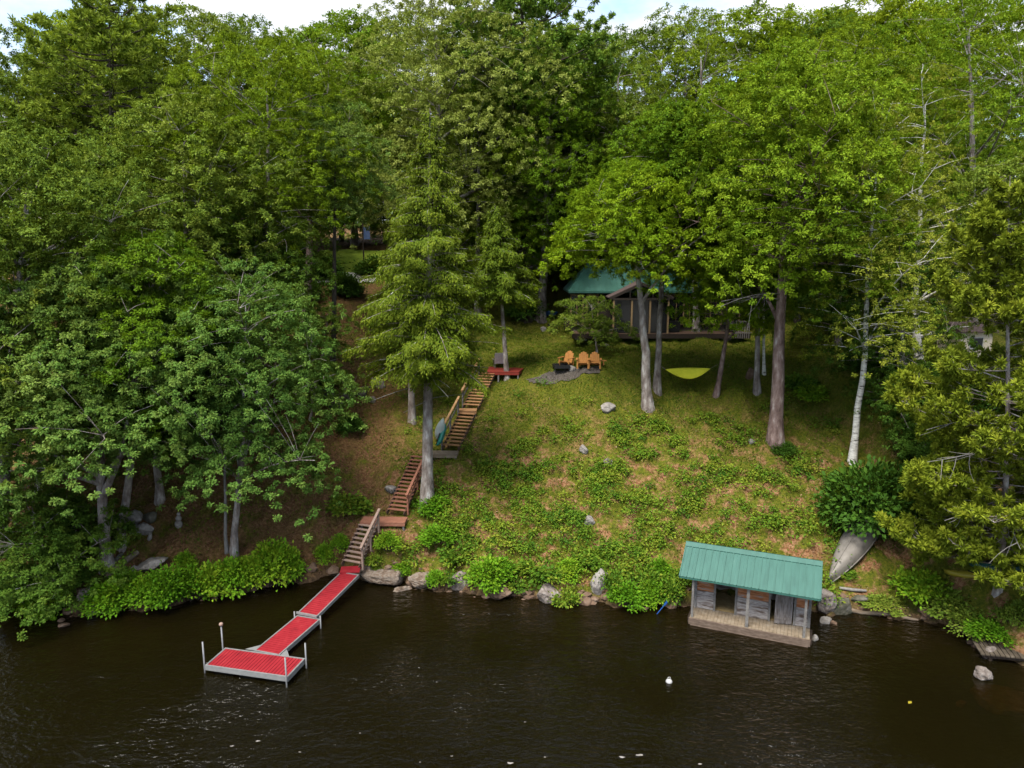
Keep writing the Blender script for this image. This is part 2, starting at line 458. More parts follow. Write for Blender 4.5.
class MB:
    """collects solids, builds them as one mesh"""

    def __init__(s):
        s.V = []
        s.F = []

    def add(s, V, F):
        o = len(s.V)
        s.V.extend([tuple(map(float, v)) for v in V])
        s.F.extend([tuple(i+o for i in f) for f in F])
        return s

    def box(s, c, size, rot=None):
        hx, hy, hz = [q/2 for q in size]
        P = [(-hx, -hy, -hz), (hx, -hy, -hz), (hx, hy, -hz), (-hx, hy, -hz), (-hx, -hy, hz), (hx, -hy, hz), (hx, hy, hz), (-hx, hy, hz)]
        if rot is not None:
            P = [tuple(rot @ Vector(p)) for p in P]
        P = [(p[0]+c[0], p[1]+c[1], p[2]+c[2]) for p in P]
        return s.add(P, [(0, 3, 2, 1), (4, 5, 6, 7), (0, 1, 5, 4), (1, 2, 6, 5), (2, 3, 7, 6), (3, 0, 4, 7)])

    def bar(s, a, b, w, h, up=(0, 0, 1)):
        a = np.array(a, float)
        b = np.array(b, float)
        t = unit(b-a)
        side = np.cross(t, up)
        if np.linalg.norm(side) < 1e-4:
            side = np.cross(t, (0, 1, 0))
        side = unit(side)
        n = np.cross(side, t)
        P = []
        for c in (a, b):
            for sx, sy in ((-1, -1), (1, -1), (1, 1), (-1, 1)):
                P.append(c+side*sx*w/2+n*sy*h/2)
        return s.add(P, [(0, 1, 2, 3), (4, 7, 6, 5), (0, 4, 5, 1), (1, 5, 6, 2), (2, 6, 7, 3), (3, 7, 4, 0)])

    def tube(s, path, radii, sides=8):
        V, F = tube_np(np.array(path, float), np.array(radii, float), sides)
        s.add(V, F.tolist())
        o = len(s.V)-len(V)
        s.F.append(tuple(o+k for k in range(sides))[::-1])
        s.F.append(tuple(o+len(V)-sides+k for k in range(sides)))
        return s

    def lathe(s, prof, n=16, c=(0, 0, 0)):
        V = []
        F = []
        for r, z in prof:
            for k in range(n):
                a = 2*PI*k/n
                V.append((c[0]+r*math.cos(a), c[1]+r*math.sin(a), c[2]+z))
        for i in range(len(prof)-1):
            for k in range(n):
                F.append((i*n+k, i*n+(k+1) % n, (i+1)*n+(k+1) % n, (i+1)*n+k))
        F.append(tuple(range(n))[::-1])
        F.append(tuple((len(prof)-1)*n+k for k in range(n)))
        return s.add(V, F)

    def mesh(s, name, mat, smooth=False):
        return np_mesh(name, np.array(s.V), s.F, mat, smooth)

    def build(s, name, mat, parent=None, smooth=False, loc=None, rz=None):
        return link(name, s.mesh(name, mat, smooth), parent, loc, rz)


def tube_np(path, radii, sides):
    n = len(path)
    t = np.gradient(path, axis=0)
    t = unit(t)
    ref = np.array([0, 0, 1.0])
    if abs(t[0] @ ref) > .9:
        ref = np.array([1.0, 0, 0])
    s1 = unit(np.cross(t, ref))
    s2 = np.cross(t, s1)
    a = np.arange(sides)*2*PI/sides
    V = path[:, None, :]+radii[:, None, None]*(np.cos(a)[None, :, None]*s1[:, None, :]+np.sin(a)[None, :, None]*s2[:, None, :])
    i = np.arange(n-1)[:, None]*sides
    k = np.arange(sides)[None, :]
    k2 = (k+1) % sides
    F = np.stack([i+k, i+k2, i+sides+k2, i+sides+k], -1).reshape(-1, 4)
    return V.reshape(-1, 3), F


class Wood:
    def __init__(s):
        s.V = []
        s.F = []
        s.n = 0

    def tube(s, path, radii, sides=6):
        V, F = tube_np(np.asarray(path, float), np.asarray(radii, float), sides)
        s.V.append(V)
        s.F.append(F+s.n)
        s.n += len(V)

    def mesh(s, name, mat):
        return np_mesh(name, np.concatenate(s.V), np.concatenate(s.F), mat, True)


class Leaves:
    def __init__(s):
        s.a = []

    def add(s, P, T, N, L, W, tint):
        n = len(P)
        s.a.append((P, T, N, np.broadcast_to(L, (n,)), np.broadcast_to(W, (n,)), np.broadcast_to(tint, (n,))))

    def mesh(s, name, mat, fold=.18, droop=.12):
        P, T, N, L, W, ti = [np.concatenate([q[k] for q in s.a]) for k in range(6)]
        T = unit(T)
        N = unit(N-T*np.sum(N*T, -1, keepdims=True))
        Sd = np.cross(N, T)
        L = L[:, None]
        W = W[:, None]
        base = P-T*L*.5
        tip = P+T*L*.5-N*L*droop
        mid = P+T*L*.05
        l = mid+Sd*W*.5+N*W*fold
        r = mid-Sd*W*.5+N*W*fold
        V = np.stack([base, r, tip, l], 1).reshape(-1, 3)
        F = np.arange(len(V)).reshape(-1, 4)
        return np_mesh(name, V, F, mat, False, ti)


def bez(a, b, c, n):
    t = np.linspace(0, 1, n)[:, None]
    return (1-t)**2*a+2*t*(1-t)*b+t*t*c


# ------------------------------------------------------------------ vegetation generators
UP = np.array([0, 0, 1.0])


def broadleaf(seed, H, R, cb, lean, trunk_r, nclus=170, nleaf=150, leaf=.2, fork=False, curve=0.0, openness=.35, dead=0, tuft=30, fill=.26):
    g0 = np.random.default_rng(seed+5)
    nclus = int(nclus*.60*g0.uniform(.8, 1.15))
    leaf = leaf*.58*g0.uniform(.82, 1.2)
    tuft = tuft*.80*g0.uniform(.75, 1.15)
    fill = fill*g0.uniform(.8, 1.15)
    """returns (wood, leaves, dead wood) for a spreading broadleaved tree of height H; lean = xy of the crown top"""
    g = np.random.default_rng(seed)
    wood, lv, dead_list = Wood(), Leaves(), []
    lean = np.array([lean[0], lean[1], 0.0])
    nt = 12
    tz = np.linspace(0, 1, nt)
    wob = np.cumsum(g.normal(0, .012*H/nt*3, (nt, 2)), 0)
    wob[0] = 0
    top_h = H*.86
    axis = np.zeros((nt, 3))
    axis[:, 2] = tz*top_h
    axis[:, :2] = wob+lean[None, :2]*(tz[:, None]**(1+curve))*.9
    tr = trunk_r*(1-.86*tz)
    tr[0] *= 1.35
    wood.tube(np.vstack([axis[0]-UP*.4, axis]), np.r_[tr[0]*1.25, tr], 9)

    def ax(z):
        z = np.clip(z, 0, top_h)
        return np.array([np.interp(z, axis[:, 2], axis[:, k]) for k in range(3)])
    ph = g.uniform(0, 2*PI, 6)

    def env(t, az):
        base = (t+.06)**.42*np.maximum(1-t, 0)**.52*1.62
        lob = 1+.20*np.sin(2*az+ph[0]+3*t)+.17*np.sin(3*az+ph[1]-5*t)+.15*np.sin(5*az+ph[2]+9*t)+.10*np.sin(7*t*PI+ph[3])
        return R*np.clip(base, .12, 1.1)*lob
    C = []
    ctr = []
    while len(C) < nclus:
        best, bd = None, -1
        for _ in range(5):
            t = g.beta(1.25, 1.15)
            az = g.uniform(0, 2*PI)
            rr = 1-g.uniform(0, 1)**1.6*(1-openness)*1.1
            rr = max(rr, .15)
            e = env(t, az)*rr
            z = cb+t*(H-cb)
            a = ax(z)
            p = np.array([a[0]+e*math.cos(az), a[1]+e*math.sin(az), z-.10*e*(1-t)])
            dmin = 9 if not C else np.min(np.linalg.norm((np.array(C[-120:])-p)*np.array([1, 1, 2.1]), axis=1))
            if dmin > bd:
                best, bd = p, dmin
        C.append(best)
    C = np.array(C)
    # limbs
    nl = max(7, int(nclus/8))
    idx = g.choice(nclus, nl, replace=False)
    pts, prad = [], []
    for i in idx:
        tgt = C[i]
        hd = np.linalg.norm(tgt[:2]-ax(tgt[2])[:2])
        z0 = np.clip(tgt[2]-hd*g.uniform(.45, .9), cb*.72, top_h*.92)
        a = ax(z0)
        m = (a+tgt)/2+np.array([0, 0, .12*hd])+g.normal(0, .05*hd, 3)
        b = bez(a, m, tgt, 7)
        r0 = max(.035, np.interp(z0, axis[:, 2], tr)*g.uniform(.42, .62))
        rad = np.linspace(r0, max(.012, r0*.16), 7)
        wood.tube(b, rad, 5)
        pts.append(b)
        prad.append(rad)
    if fork:
        a = ax(cb*.62)
        tgt = ax(H*.6)+np.array([R*.4, -.2*R, 0])
        b = bez(a, (a+tgt)/2+np.array([R*.14, 0, 0]), tgt, 8)
        wood.tube(b, np.linspace(trunk_r*.62, .06, 8), 7)
        pts.append(b)
        prad.append(np.linspace(trunk_r*.62, .06, 8))
    AP = np.concatenate(pts+[axis[nt//2:]])
    AR = np.concatenate(prad+[tr[nt//2:]])
    for c in C:
        dv = AP-c
        cost = np.linalg.norm(dv, axis=1)+np.maximum(dv[:, 2], 0)*1.5
        j = int(np.argmin(cost))
        a = AP[j]
        if np.linalg.norm(a-c) < .15:
            continue
        m = (a+c)/2+np.array([0, 0, .1*np.linalg.norm(a-c)])+g.normal(0, .06, 3)
        r0 = min(.05, max(.014, AR[j]*.55))
        wood.tube(bez(a, m, c, 4), np.linspace(r0, .008, 4), 4)
    rc0 = R*fill+.30
    a0 = ax(cb+(H-cb)*.35)
    cen = np.array([a0[0], a0[1], cb+(H-cb)*.22])
    per = max(8, int(nleaf/3.7))                         # leaves in one tuft
    for c in C:
        rc = rc0*g.uniform(.6, 1.45)
        out = unit(c-cen)
        axv = unit(UP*1.0+out*np.array([1, 1, .3])*.75+g.normal(0, .12, 3))
        e1 = unit(np.cross(axv, [.3, 1, .2]))
        e2 = np.cross(axv, e1)
        nt_ = max(5, int(tuft*(rc/rc0)**1.7))
        ctint = g.normal(0, .10)
        ph_ = g.uniform(0, 6)
        for q in range(nt_):
            rho = rc*math.sqrt(g.uniform(.02, 1))
            a_ = g.uniform(0, 2*PI)
            rho *= 1+.25*math.sin(3*a_+ph_)
            rad = e1*math.cos(a_)+e2*math.sin(a_)
            tc_ = c+rad*rho+axv*(-.36*rho*rho/rc+abs(g.normal(0, .08))*rc-g.uniform(0, .15)*rc)-UP*.12*rho
            n = int(per*g.uniform(.6, 1.4))
            tr_ = leaf*g.uniform(1.5, 2.4)
            td = unit(axv*.8+rad*(rho/rc)*.55+g.normal(0, .20, 3)+UP*.25)
            v = unit(g.normal(0, 1, (n, 3))+td*.75)
            P = tc_+v*tr_*g.uniform(.25, 1, (n, 1))*np.array([1, 1, .75])
            T = unit(v+g.normal(0, .25, (n, 3))-UP*.30)
            N = unit(td*.9+UP*.35+v*.25+g.normal(0, .22, (n, 3)))
            L = leaf*g.uniform(.7, 1.3, n)
            ti = np.clip(.48+ctint+g.normal(0, .08)+g.normal(0, .12, n)+.12*(rho/rc-.5), 0, 1)
            lv.add(P, T, N, L, L*g.uniform(.38, .56, n), ti)
    for _ in range(dead):
        dd = Wood()
        dead_list.append(dd)
        z0 = g.uniform(cb*.8, cb+.35*(H-cb))
        az = g.uniform(0, 2*PI) if dead < 4 else g.uniform(PI, 2*PI)
        ln = R*g.uniform(.55, .95)
        a = ax(z0)
        e = a+np.array([math.cos(az)*ln, math.sin(az)*ln, ln*g.uniform(-.1, .35)])
        m = (a+e)/2+g.normal(0, .18, 3)+UP*.1*ln
        b = bez(a, m, e, 7)
        dd.tube(b, np.linspace(.05, .012, 7), 5)
        for q in range(5):
            s0 = b[g.integers(2, 6)]
            e2 = s0+unit(e-a+g.normal(0, .5*ln, 3))*ln*g.uniform(.2, .4)
            dd.tube(bez(s0, (s0+e2)/2+g.normal(0, .06, 3), e2, 4), np.linspace(.022, .007, 4), 4)
    return wood, lv, dead_list


def hemlock(seed, H, R, cb, lean, trunk_r, nbr=95, nleaf=240, leaf=.30, dead=2):
    g = np.random.default_rng(seed)
    wood, lv, dead_list = Wood(), Leaves(), []
    tz = np.linspace(0, 1, 12)
    axis = np.zeros((12, 3))
    axis[:, 2] = tz*H
    axis[:, 0] = lean[0]*tz
    axis[:, 1] = lean[1]*tz
    tr = trunk_r*(1-.95*tz)
    tr[0] *= 1.3
    wood.tube(np.vstack([axis[0]-UP*.4, axis]), np.r_[tr[0]*1.3, tr], 9)
    az = g.uniform(0, 6)
    for i in range(nbr):
        t = ((i+.5)/nbr)**1.05
        z = cb+min(1, max(0, t+g.normal(0, .012)))*(H-cb)*.985
        az += 2.399+g.normal(0, .35)
        a = np.array([lean[0]*z/H, lean[1]*z/H, z])
        ln = R*(1.02-t)**.95*g.uniform(.50, 1.12)*min(1, .62+2.2*t)+.18
        d = np.array([math.cos(az), math.sin(az), 0])
        e = a+d*ln+UP*(g.normal(-.13, .13)*ln+.14*ln*t)
        m = a+d*ln*.5+UP*.13*ln
        b = bez(a, m, e, 8)
        wood.tube(b, np.linspace(max(.012, .035*(1-t)*trunk_r/.2), .006, 8), 4)
        n = int(nleaf*(ln/R)**1.25)+12
        s = g.uniform(.18, 1, n)**.8
        q = np.stack([np.interp(s, np.linspace(0, 1, 8), b[:, k]) for k in range(3)], 1)
        side = np.cross(d, UP)
        w = (1.04-s)*ln*.38+.08
        sd = g.uniform(-1, 1, n)
        P = q+side*(sd*w)[:, None]+d*(np.abs(sd)*w*.35)[:, None]
        P[:, 2] += -.30*np.abs(sd)*w+g.normal(0, .08, n)-g.uniform(0, 1, n)**2*.36
        T = unit(d*.8+side*np.sign(sd)[:, None]*.65*np.abs(sd)[:, None]**.5-UP*.42+g.normal(0, .26, (n, 3)))
        N = unit(UP+d*.25+g.normal(0, .34, (n, 3)))
        L = leaf*g.uniform(.6, 1.3, n)
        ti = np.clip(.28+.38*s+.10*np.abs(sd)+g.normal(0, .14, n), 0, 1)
        lv.add(P, T, N, L, L*g.uniform(.22, .36, n), ti)
    for _ in range(dead):
        dd = Wood()
        dead_list.append(dd)
        z = g.uniform(cb*.8, cb*1.15)
        a = np.array([lean[0]*z/H, lean[1]*z/H, z])
        az = g.uniform(0, 2*PI)
        e = a+np.array([math.cos(az), math.sin(az), -.1])*R*g.uniform(.4, .8)
        dd.tube(bez(a, (a+e)/2+UP*.1, e, 6), np.linspace(.03, .008, 6), 4)
    return wood, lv, dead_list


def pine(seed, H, R, cb, lean, trunk_r, nbr=60, tufts=13, needles=34, nl=.17, flat=1.0, dead=6, gap=None):
    g = np.random.default_rng(seed)
    wood, lv, dead_list = Wood(), Leaves(), []
    tz = np.linspace(0, 1, 12)
    axis = np.zeros((12, 3))
    axis[:, 2] = tz*H
    axis[:, 0] = lean[0]*tz+.15*np.sin(tz*5)
    axis[:, 1] = lean[1]*tz
    tr = trunk_r*(1-.92*tz)
    tr[0] *= 1.3
    wood.tube(np.vstack([axis[0]-UP*.4, axis]), np.r_[tr[0]*1.3, tr], 9)
    az = g.uniform(0, 6)
    for i in range(nbr):
        t = (i+.5)/nbr
        z = cb+t*(H-cb)*.97
        az += 2.399+g.normal(0, .5)
        if gap and gap[0] < t < gap[1] and math.cos(az) < .45:
            continue
        a = np.array([np.interp(z, axis[:, 2], axis[:, k]) for k in range(3)])
        ln = R*min(1, 1.25*(1.04-t)**.7)*g.uniform(.5, 1.15)+.25
        d = np.array([math.cos(az), math.sin(az), 0])
        e = a+d*ln+UP*(.12+.35*t)*ln*g.uniform(.2, 1.2)
        m = a+d*ln*.55-UP*.04*ln+g.normal(0, .08*ln, 3)
        b = bez(a, m, e, 8)
        wood.tube(b, np.linspace(max(.02, .20*trunk_r), .010, 8), 5)
        side = np.cross(d, UP)
        nt = max(3, int(tufts*(ln/R)**1.1*g.uniform(.7, 1.2)))
        for q in range(nt):
            s = g.uniform(.10, 1.0)**.75
            p0 = np.array([np.interp(s, np.linspace(0, 1, 8), b[:, k]) for k in range(3)])
            w = ((1.08-s)*.62+.10)*ln
            tw = p0+side*g.uniform(-1, 1)*w+d*g.uniform(0, .35)*w+UP*g.normal(.10, .10)*flat*min(ln, 2)
            wood.tube(bez(p0, (p0+tw)/2+g.normal(0, .04, 3), tw, 3), [.012, .009, .006], 3)
            td = unit(tw-p0+UP*.35*np.linalg.norm(tw-p0)+d*.1)
            n = int(needles*g.uniform(.7, 1.35))
            v = unit(g.normal(0, 1, (n, 3))+td*.85)
            L = nl*g.uniform(.75, 1.25, n)
            c0 = tw+td*g.uniform(-.9, .5, (n, 1))*nl
            P = c0+v*L[:, None]*.5
            ti = np.clip(.5+g.normal(0, .14)+g.normal(0, .12, n)+.16*v[:, 2], 0, 1)
            lv.add(P, v, unit(g.normal(0, 1, (n, 3))+UP*.9), L, nl*.25, ti)
    for _ in range(dead):
        dd = Wood()
        dead_list.append(dd)
        z = g.uniform(max(cb*.5, .16*H), cb+.55*(H-cb))
        a = np.array([np.interp(z, axis[:, 2], axis[:, k]) for k in range(3)])
        az = g.uniform(PI*.8, 2.2*PI)
        ln = R*g.uniform(.6, 1.0)
        e = a+np.array([math.cos(az)*ln, math.sin(az)*ln, -.12*ln])
        b = bez(a, (a+e)/2+g.normal(0, .25, 3), e, 7)
        dd.tube(b, np.linspace(.045, .010, 7), 5)
        for q in range(7):
            s0 = b[g.integers(1, 6)]
            e2 = s0+unit(e-a+g.normal(0, .75*ln, 3))*ln*g.uniform(.15, .4)
            dd.tube(bez(s0, (s0+e2)/2+g.normal(0, .08, 3), e2, 4), np.linspace(.018, .006, 4), 4)
    return wood, lv, dead_list


def shrub(seed, R, Hh, nclus, nleaf, leaf, spread=.34):
    """low rounded bush made of leafy shoots"""
    g = np.random.default_rng(seed)
    wood, lv = Wood(), Leaves()
    for i in range(nclus):
        az = g.uniform(0, 2*PI)
        r = R*math.sqrt(g.uniform(0, 1))*g.uniform(.75, 1.12)
        z = Hh*(1-(r/(R*1.15))**2)*g.uniform(.55, 1.08)+.05
        c = np.array([r*math.cos(az), r*math.sin(az), z])
        rt = np.array([r*.35*math.cos(az), r*.35*math.sin(az), -.15])
        wood.tube(bez(rt, (rt+c)/2+UP*.1*Hh, c, 4), [.016, .013, .010, .006], 4)
        out = unit(np.array([c[0], c[1], c[2]*.6+.15]))
        n = int(nleaf*g.uniform(.7, 1.3))
        off = g.normal(0, 1, (n, 3))*np.array([1, 1, .75])*spread*R*.55
        P = c+off
        P[:, 2] = np.maximum(P[:, 2], .03)
        T = unit(off+out*.3*R+g.normal(0, .1, (n, 3))-UP*.06)
        N = unit(UP*.8+out*.6+g.normal(0, .4, (n, 3)))
        L = leaf*g.uniform(.65, 1.3, n)
        ti = np.clip(.5+g.normal(0, .14)+g.normal(0, .15, n), 0, 1)
        lv.add(P, T, N, L, L*g.uniform(.5, .7, n), ti)
    return wood, lv


# ------------------------------------------------------------------ world, sun
w = bpy.data.worlds.new('World')
S.world = w
w.use_nodes = True
nt = w.node_tree
bg = [n for n in nt.nodes if n.type == 'BACKGROUND'][0]
sky = nt.nodes.new('ShaderNodeTexSky')
sky.sky_type = 'NISHITA'
sky.sun_disc = False
SUN_EL, SUN_AZ = RAD(62), RAD(212)      # azimuth measured clockwise from +Y (behind the camera, to the left)
sky.sun_elevation = SUN_EL
sky.sun_rotation = SUN_AZ
tc = nt.nodes.new('ShaderNodeTexCoord')
cl = noise(nt, tc.outputs['Generated'], 3.4, 8, .58, (1, 1, 2.2))
cr = ramp(nt, [(.42, (0, 0, 0)), (.56, (1, 1, 1))])
nt.links.new(cl.outputs['Fac'], cr.inputs['Fac'])
cl2 = noise(nt, tc.outputs['Generated'], 6.0, 6, .6, (1, 1, 2.5))
cc = ramp(nt, [(.3, (2.5, 2.65, 2.9)), (.7, (3.6, 3.65, 3.75))])
nt.links.new(cl2.outputs['Fac'], cc.inputs['Fac'])
mixed = mixc(nt, cr.outputs['Color'], sky.outputs[0], cc.outputs['Color'])
nt.links.new(mixed, bg.inputs['Color'])
bg.inputs['Strength'].default_value = .115

sd = bpy.data.lights.new('sun', 'SUN')
sd.energy = 2.8
sd.angle = RAD(32)
sd.color = (1.0, .95, .86)
so = link('sun', sd, None, (0, 0, 60))
dirv = Vector((math.sin(SUN_AZ)*math.cos(SUN_EL), math.cos(SUN_AZ)*math.cos(SUN_EL), math.sin(SUN_EL)))
so.rotation_euler = dirv.to_track_quat('Z', 'Y').to_euler()

S.view_settings.view_transform = 'Standard'
S.view_settings.look = 'None'
S.view_settings.exposure = 1.7
S.view_settings.gamma = 1.0
S.render.engine = 'CYCLES'
S.cycles.use_denoising = True
S.cycles.denoiser = 'OPENIMAGEDENOISE'
S.cycles.max_bounces = 7
S.cycles.diffuse_bounces = 5
S.cycles.glossy_bounces = 2
S.cycles.transmission_bounces = 2
S.cycles.transparent_max_bounces = 6
S.cycles.caustics_reflective = False
S.cycles.caustics_refractive = False
S.cycles.use_adaptive_sampling = True
S.cycles.adaptive_threshold = .015

# ------------------------------------------------------------------ ground and water
xs = np.unique(np.concatenate([np.linspace(-900, -60, 30), np.linspace(-60, -28, 33), np.arange(-28, 28.01, .2), np.linspace(28, 60, 33), np.linspace(60, 900, 30)]))
ys = np.unique(np.concatenate([np.linspace(-40, 20, 13), np.arange(20, 62, .2), np.linspace(62, 110, 50), np.linspace(110, 1200, 40)]))
X, Y = np.meshgrid(xs, ys)
Z = height(X, Y)
V = np.stack([X, Y, Z], -1).reshape(-1, 3)
nx, ny = len(xs), len(ys)
i = np.arange(ny-1)[:, None]*nx
k = np.arange(nx-1)[None, :]
F = np.stack([i+k, i+k+1, i+nx+k+1, i+nx+k], -1).reshape(-1, 4)
o = link('ground', np_mesh('ground', V, F, M['ground'], True))
o['kind'] = 'structure'
o = link('lake_bed', np_mesh('lake_bed', [(-900, -900, -10), (900, -900, -10), (900, -39, -10), (-900, -39, -10)], np.array([[0, 1, 2, 3]]), M['ground']))
o['kind'] = 'structure'
o = link('water', np_mesh('water', [(-900, -900, 0), (900, -900, 0), (900, 44, 0), (-900, 44, 0)], np.array([[0, 1, 2, 3]]), M['water']))
o['kind'] = 'structure'


def sheet(name, poly_px=None, mat=None, lift=.012, pts=None, rings=16, wob=.0):
    """a patch that follows the terrain: ellipse-like grid between polygon centre and rim"""
    P = np.array([hit(*q)[:2] for q in poly_px]) if pts is None else np.array(pts)
    P = np.concatenate([P[i]+(np.roll(P, -1, 0)[i]-P[i])*np.linspace(0, 1, 5)[:-1, None] for i in range(len(P))])
    c = P.mean(0)
    P = P+(P-c)*wob*np.random.default_rng(3).normal(0, 1, (len(P), 1))
    m = len(P)
    V, F = [], []
    for r in range(rings+1):
        for q in P:
            p = c+(q-c)*max(r/rings, .02)
            V.append((p[0], p[1], h1(p[0], p[1])+lift))
    for r in range(rings):
        for k in range(m):
            F.append((r*m+k, r*m+(k+1) % m, (r+1)*m+(k+1) % m, (r+1)*m+k))
    F.append(tuple(range(m)))
    o = link(name, np_mesh(name, V, F, mat, True))
    o['kind'] = 'structure'
    return o


# ------------------------------------------------------------------ built things
def rel(mb, root):
    """shift world-space solids into the frame of an unrotated root"""
    L = np.array(root.location)
    mb.V = [tuple(np.array(v)-L) for v in mb.V]
    return mb


def frame(xdir, up=(0, 0, 1)):
    x = Vector(xdir).normalized()
    z = Vector(up)
    z = (z-x*z.dot(x)).normalized()
    y = z.cross(x)
    return Matrix((x, y, z)).transposed()


def slats(a, b, width, pitch, gap, thick, skip_ends=0.0):
    """boards laid across the line a-b (top face at a, b)"""
    a, b = np.array(a, float), np.array(b, float)
    ln = np.linalg.norm(b-a)
    n = max(1, int(round(ln/pitch)))
    p = ln/n
    t = unit(b-a)
    R = frame(t)
    nz = np.array(R @ Vector((0, 0, 1)))
    m = MB()
    rg = random.Random(int(ln*1000))
    for k in range(n):
        c = a+t*(k+.5)*p-nz*(thick/2+rg.uniform(0, .003))
        m.box(c, (p-gap, width+rg.uniform(-.008, .008), thick), R)
    return m


def rim(a, b, width, h, wall, top=.0):
    """metal edge frame round a deck a-b"""
    a, b = np.array(a, float), np.array(b, float)
    t = unit(b-a)
    R = frame(t)
    s = np.array(R @ Vector((0, 1, 0)))
    nz = np.array(R @ Vector((0, 0, 1)))
    m = MB()
    for sg in (-1, 1):
        o_ = s*sg*(width/2+wall/2+.004)-nz*(h/2-top)
        m.bar(a+o_-t*(wall+.006), b+o_+t*(wall+.006), wall, h, nz)
    for e, sg in ((a, -1), (b, 1)):
        o_ = t*sg*(wall/2+.004)-nz*(h/2-top)
        m.bar(e+o_-s*width/2, e+o_+s*width/2, wall, h, nz)
    return m


# ---- dock
zt = .36
A_, B_, C_, D_ = [on_z(u, v, zt) for u, v in ((226.75, 649.5), (206.5, 664), (286, 676.5), (304, 658.75))]
ctr = (A_+B_+C_+D_)/4
ld = unit((C_-B_)+(D_-A_))
Lp = (np.linalg.norm(C_-B_)+np.linalg.norm(D_-A_))/2
wd = np.array([-ld[1], ld[0], 0])
Wp = abs(((A_+D_)/2-(B_+C_)/2) @ wd)
dock = thing('dock', 'red decked floating dock with grey metal edging on the dark water', 'dock', (ctr[0], ctr[1], 0))
pa, pb = ctr-ld*Lp/2, ctr+ld*Lp/2
rel(slats(pa, pb, Wp, .14, .022, .035), dock).build('end_platform', M['red_deck'], dock)
rel(rim(pa, pb, Wp, .20, .06, .012), dock).build('platform_frame', M['metal_grey'], dock)
wa = ctr+wd*(Wp/2+.10)+ld*(.02*Lp)
we = on_z(309, 617, zt)
w0 = on_z(267, 652.5, zt)
wdir = unit(we-w0)
wa = w0+wdir*((Wp/2+.15-(w0-ctr) @ wd)/(wdir @ wd))
Ww = 1.02
rel(slats(wa, we-wdir*.08, Ww, .14, .022, .035), dock).build('walkway', M['red_deck'], dock)
rel(rim(wa, we-wdir*.08, Ww, .18, .055, .012), dock).build('walkway_frame', M['metal_grey'], dock)
for k in range(3):
    fl = MB()
    q = ctr+ld*(k-1)*Lp*.33
    fl.box((q[0], q[1], .06), (Lp*.24, Wp*.75, .24), frame(ld))
    rel(fl, dock).build('float_block', M['black_metal'], dock)
q = (wa+we)/2
fl = MB()
fl.box((q[0], q[1], .06), (1.4, Ww*.7, .24), frame(wdir))
rel(fl, dock).build('float_block', M['black_metal'], dock)
# corner gussets between walkway and platform
gm = MB()
sW = np.array([-wdir[1], wdir[0], 0])
for sg in (-1, 1):
    gm = MB()
    p0 = wa+sW*sg*(Ww/2+.07)+np.array([0, 0, -.02])
    p1 = p0+sW*sg*.42-wdir*.02
    p2 = p0+wdir*.42
    for dz in (0,):
        gm.add([p0, p1, p2, p0-UP*.03, p1-UP*.03, p2-UP*.03], [(0, 1, 2), (3, 5, 4), (0, 3, 4, 1), (1, 4, 5, 2), (2, 5, 3, 0)])
    rel(gm, dock).build('gusset', M['metal_grey'], dock)



def dock_post(p, top, ball=False):
    m = MB()
    m.tube([(p[0], p[1], -.9), (p[0], p[1], top)], [.032, .032], 8)
    po = rel(m, dock).build('post', M['post_metal'], dock, True)
    if ball:
        b = MB().lathe([(.02, 0), (.07, .03), (.085, .08), (.06, .13), (.01, .15)], 10, (p[0], p[1], top-.01))
        rel(b, dock).build('post_cap', M['pink_wood'], po, True)
    return po


oe = .13
dock_post(ctr-ld*(Lp/2+oe)+wd*(Wp/2), 1.32, True)
dock_post(ctr-ld*(Lp/2+oe)-wd*(Wp/2), 1.28)
dock_post(ctr+ld*(Lp/2+.04)-wd*(Wp/2+oe), 1.18)
dock_post(ctr+ld*(Lp/2+oe)+wd*(Wp/2), 1.05)
for sg in (-1, 1):
    dock_post(we-wdir*.12+sW*sg*(Ww/2+.12), .58)

# ---- gangway
ga = on_z(306.5, 615.5, .42)
gb = on_z(349.5, 574, .82)
gang = thing('gangway', 'red decked ramp from the floating dock to the foot of the staircase', 'gangway', (gb[0], gb[1], 0))
gt = unit(gb-ga)
rel(slats(ga+gt*.1, gb, .88, .14, .022, .035), gang).build('deck_boards', M['red_deck'], gang)
rel(rim(ga+gt*.1, gb, .88, .15, .05, .02), gang).build('side_frame', M['metal_grey'], gang)
sG = np.array(frame(gt) @ Vector((0, 1, 0)))
m = MB()
m.bar(ga+gt*.02-sG*.52+UP*.03, ga+gt*.02+sG*.52+UP*.03, .07, .09)
rel(m, gang).build('hinge_bar', M['metal_grey'], gang)

# ---- staircase
s0 = on_z(350, 566, .85)
stair = thing('wooden_staircase', 'wooden staircase climbing the bank in four flights from the red ramp', 'staircase', (s0[0], s0[1], 0))
STAIR_PATH = []


